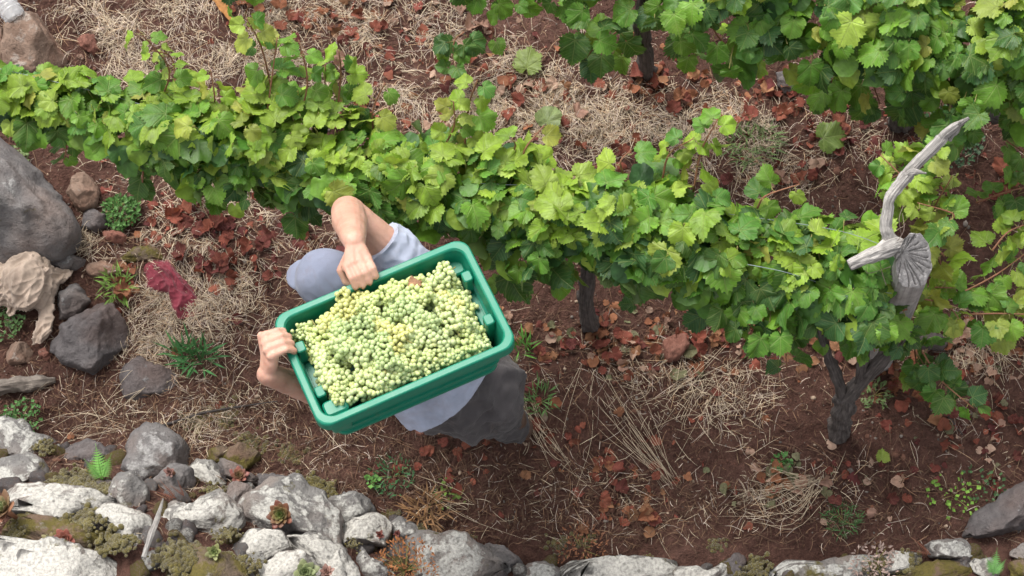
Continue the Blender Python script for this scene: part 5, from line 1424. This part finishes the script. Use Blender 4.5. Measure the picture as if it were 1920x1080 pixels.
herb((985, 655), .03, 30, (.10, .24, .04), 'bright grass tuft beside the corner of the crate', .06, .01, .06, cat='grass tuft', up=.8)
herb((1010, 750), .05, 60, (.09, .17, .05), 'thin green grass patch behind the trousers', .05, .01, .05, cat='grass tuft', up=.6)
herb((1410, 270), .09, 160, (.12, .17, .06), 'olive grass patch on the straw in front of the back row', .06, .02, .05, cat='grass tuft', up=.5)
herb((1780, 260), .12, 260, (.045, .09, .04), 'dark green ground weed in the shade beyond the bleached branch', .02, .04, .4)
herb((1640, 740), .05, 60, (.12, .17, .06), 'faded green weed at the foot of the forked trunk', .025, .02, .2)
# orange brown dry stonecrop on the wall
herb((760, 1070), .11, 520, (.30, .125, .05), 'orange brown dry stonecrop covering the grey wall stones', .016, .03, .18, .06)
herb((1090, 1030), .09, 200, (.24, .10, .05), 'rust coloured dry moss tufts on the bank edge', .016, .02, .18, .0)
herb((1640, 1060), .08, 200, (.30, .22, .19), 'pinkish grey dry plant on the mossy stone', .018, .03, .2, .05)
herb((800, 960), .06, 120, (.22, .12, .055), 'fan of orange brown dead grass on the bank', .06, .01, .05, .0, up=.4)

# ------------------------------------------------------------------ things lying about
M_bcloth = fabric('beige cloth', (.54, .41, .31), .3, 700)
M_rcloth = fabric('red cloth', (.19, .034, .050), .25, 700)
def cloth(name, outline, mat, label, amp, hgt, seed, fold_dir, extra=None, rise=0.0, nr=60, na=150):
    c = np.mean(outline, 0); g = G(c[0], c[1])
    poly = np.array([G(*p)[:2] for p in outline]); cen = poly.mean(0)
    R = outline_radius(poly, cen)
    V = []; a = np.arange(na) * 2 * math.pi / na
    fd = unit(np.array([fold_dir[0], fold_dir[1], 0.0]))
    for i in range(nr):
        t = i / (nr - 1)
        rr = R(a) * t
        x = cen[0] + rr * np.cos(a); y = cen[1] + rr * np.sin(a)
        p = np.stack([x, y, 0 * x], -1); w = p - np.outer(p @ fd, fd) * .8
        warp = np.stack([noise(p * 7, seed + 5), noise(p * 7, seed + 6), 0 * x], -1) * .35
        z = amp * (1 - 1.6 * np.abs(noise(w * 19 + warp * 3, seed))) + amp * .75 * (1 - 2 * np.abs(noise(w * 37 + warp * 4, seed + 1))) + amp * .4 * (1 - 2 * np.abs(noise(p * 48 + warp * 3, seed + 2)))
        if extra is not None: z = z + extra(x, y)
        edge = 1 - sstep(.82, 1.0, np.full_like(x, t)) * .85
        wob = 1 + .05 * noise(np.stack([np.cos(a) * 5, np.sin(a) * 5, 0 * a], -1), seed + 8) * t
        x = cen[0] + (x - cen[0]) * wob; y = cen[1] + (y - cen[1]) * wob
        V.append(np.stack([x, y, ground(x, y, False) + rise + .012 + (z + hgt * (1 - t ** 2)) * edge], -1))
    V = np.vstack([V[0][:1]] + V[1:])
    F = [(0, 1 + k, 1 + (k + 1) % na) for k in range(na)]
    F += [(1 + i * na + k, 1 + (i + 1) * na + k, 1 + (i + 1) * na + (k + 1) % na, 1 + i * na + (k + 1) % na) for i in range(nr - 2) for k in range(na)]
    low = V - np.array([0, 0, .006]); n0 = len(V)
    F2 = [tuple(reversed([i + n0 for i in t])) for t in F]
    last = 1 + (nr - 2) * na
    F3 = [(last + k, last + n0 + k, last + n0 + (k + 1) % na, last + (k + 1) % na) for k in range(na)]
    put(name, mesh(name, np.vstack([V, low]), F + F2 + F3, mat), None, label=label, cat='cloth')
cloth('cloth_rag', [(278, 490), (300, 485), (322, 488), (330, 510), (345, 525), (365, 545), (380, 575), (368, 592), (335, 602), (322, 580), (318, 552), (295, 550), (270, 540), (268, 515)], M_rcloth, 'crumpled dark red cloth rag lying on the straw', .011, .025, 5, (.7, -.7))
M_bcloth = fabric('beige rag cloth', (.42, .33, .265), .4, 700)
rag = thing('cloth_rag', G(40, 560), 'crumpled dirty beige cloth draped over grey stones', 'cloth')
me_rag = voxel('bundle', [ball(G(52, 526, .08), .10, (1.0, 1.2, .75)), ball(G(10, 532, .05), .085, (1.3, 1.05, .7)), ball(G(85, 535, .05), .06, (.9, 1.2, .8)), ball(G(60, 560, .05), .07, (1.3, .7, .7)), ball(G(-25, 540, .04), .07, (1.2, 1.1, .7)),
    limb([G(75, 555, .06), G(88, 590, .06), G(82, 615, .05), G(70, 640, .03)], [.05, .034, .034, .026], flat=.6), limb([G(90, 522, .05), G(112, 516, .04), G(135, 510, .02)], [.055, .034, .012], flat=.6), limb([G(25, 560, .04), G(20, 585, .03)], [.04, .02])], .0042, 4, M_bcloth)
displace(me_rag, lambda v: -.022 * np.abs(noise((v - np.outer(v @ unit([.3, .9, .2]), unit([.3, .9, .2])) * .8) * 30 + .4 * noise(v * 9, 50)[:, None], 51)) ** .7 - .014 * np.abs(noise((v - np.outer(v @ unit([.8, .5, .2]), unit([.8, .5, .2])) * .7) * 52, 55)) ** .7 + .006)
put('bundle', me_rag, rag)
def log_piece():
    root = thing('driftwood_log', G(50, 722), 'grey weathered log end lying on red soil at the picture edge', 'log')
    wood_tube('log', root, [G(-90, 735, .03), G(0, 725, .035), G(60, 718, .03), G(104, 712, .02)], [.030, .028, .025, .010], wood_mat('old log', (.10, .08, .07), (.30, .26, .225), (14, 2.2, 1), .7), rough=.25, seed=21)
log_piece()
sl = thing('wood_splinter', G(290, 985, .1), 'silvery wood splinter stuck between the white wall stones', 'wood')
wood_tube('splinter', sl, [G(270, 1045, .08), G(282, 1005, .12), G(296, 970, .14), G(306, 935, .15)], [.007, .010, .008, .002], M_grey_wood, seed=22, rough=.2, flat=.45)
tg = thing('dead_twig', G(340, 780), 'long dark twig lying along the bank behind the wall', 'twig')
wood_tube('twig', tg, [G(300, 800, .015), G(380, 775, .02), G(450, 762, .015), G(520, 752, .02)], [.005, .0045, .004, .002], M_bark, seed=23, seg=8)
tg2 = thing('dead_twig', G(1770, 800), 'thin brown twig under the drooping dark shoot', 'twig')
wood_tube('twig', tg2, [G(1760, 755, .02), G(1785, 790, .015), G(1805, 815, .01)], [.004, .0035, .002], M_bark, seed=24, seg=8)
rl = thing('curled_bark', G(425, 15), 'curled orange brown dead leaf strip beside the hanging shoot', 'bark')
wood_tube('strip', rl, [G(405, -5, .05), G(420, 15, .05), G(438, 42, .03)], [.018, .02, .006], simple('dead orange leaf', (.36, .17, .06), .8, .2, .4, 30, .5), seed=25, flat=.35, rough=.3)

# clear plastic bottle resting on the brown boulder
def bottle():
    m = Mat('clear plastic'); m.b(Base_Color=(.86, .88, .90), Roughness=.12, IOR=1.35, Transmission_Weight=.72, Specular_IOR_Level=.6)
    a = P(-55, -75, .24); b = P(34, 38, .16)
    root = thing('plastic_bottle', b, 'ribbed clear plastic bottle lying on the brown boulder in the corner', 'bottle')
    ax = unit(b - a); L = np.linalg.norm(b - a)
    prof = [(0.0, .012), (.01, .013), (.03, .014), (.06, .030), (.09, .042)]
    for k in range(10):
        t = .09 + (L - .14) * k / 9
        prof += [(t, .043), (t + .006, .0445), (t + .012, .041)]
    prof += [(L - .03, .043), (L - .008, .040), (L - .002, .033), (L - .006, .02), (L - .010, .004)]
    seg = 40; u = unit(np.cross(ax, [0, 0, 1])); w = np.cross(ax, u)
    V = [];
    for t, r in prof:
        for k in range(seg):
            q = 2 * math.pi * k / seg; rr = r * (1 + .02 * math.sin(5 * q) * (t > L - .05))
            V.append(a + ax * t + rr * (u * math.cos(q) + w * math.sin(q)))
    n = len(prof)
    F = [(i * seg + k, i * seg + (k + 1) % seg, (i + 1) * seg + (k + 1) % seg, (i + 1) * seg + k) for i in range(n - 1) for k in range(seg)]
    F += [tuple(range(seg - 1, -1, -1)), tuple(range((n - 1) * seg, n * seg))]
    put('bottle_body', mesh('bottle_body', np.array(V), F, m.m), root)
    cp, cf = tube([a - ax * .012, a + ax * .010], [.016, .016], 20, 3)
    put('bottle_cap', mesh('bottle_cap', cp, cf, simple('cap plastic', (.5, .52, .55), .4, .4, .1, 20, 0)), root)
bottle()
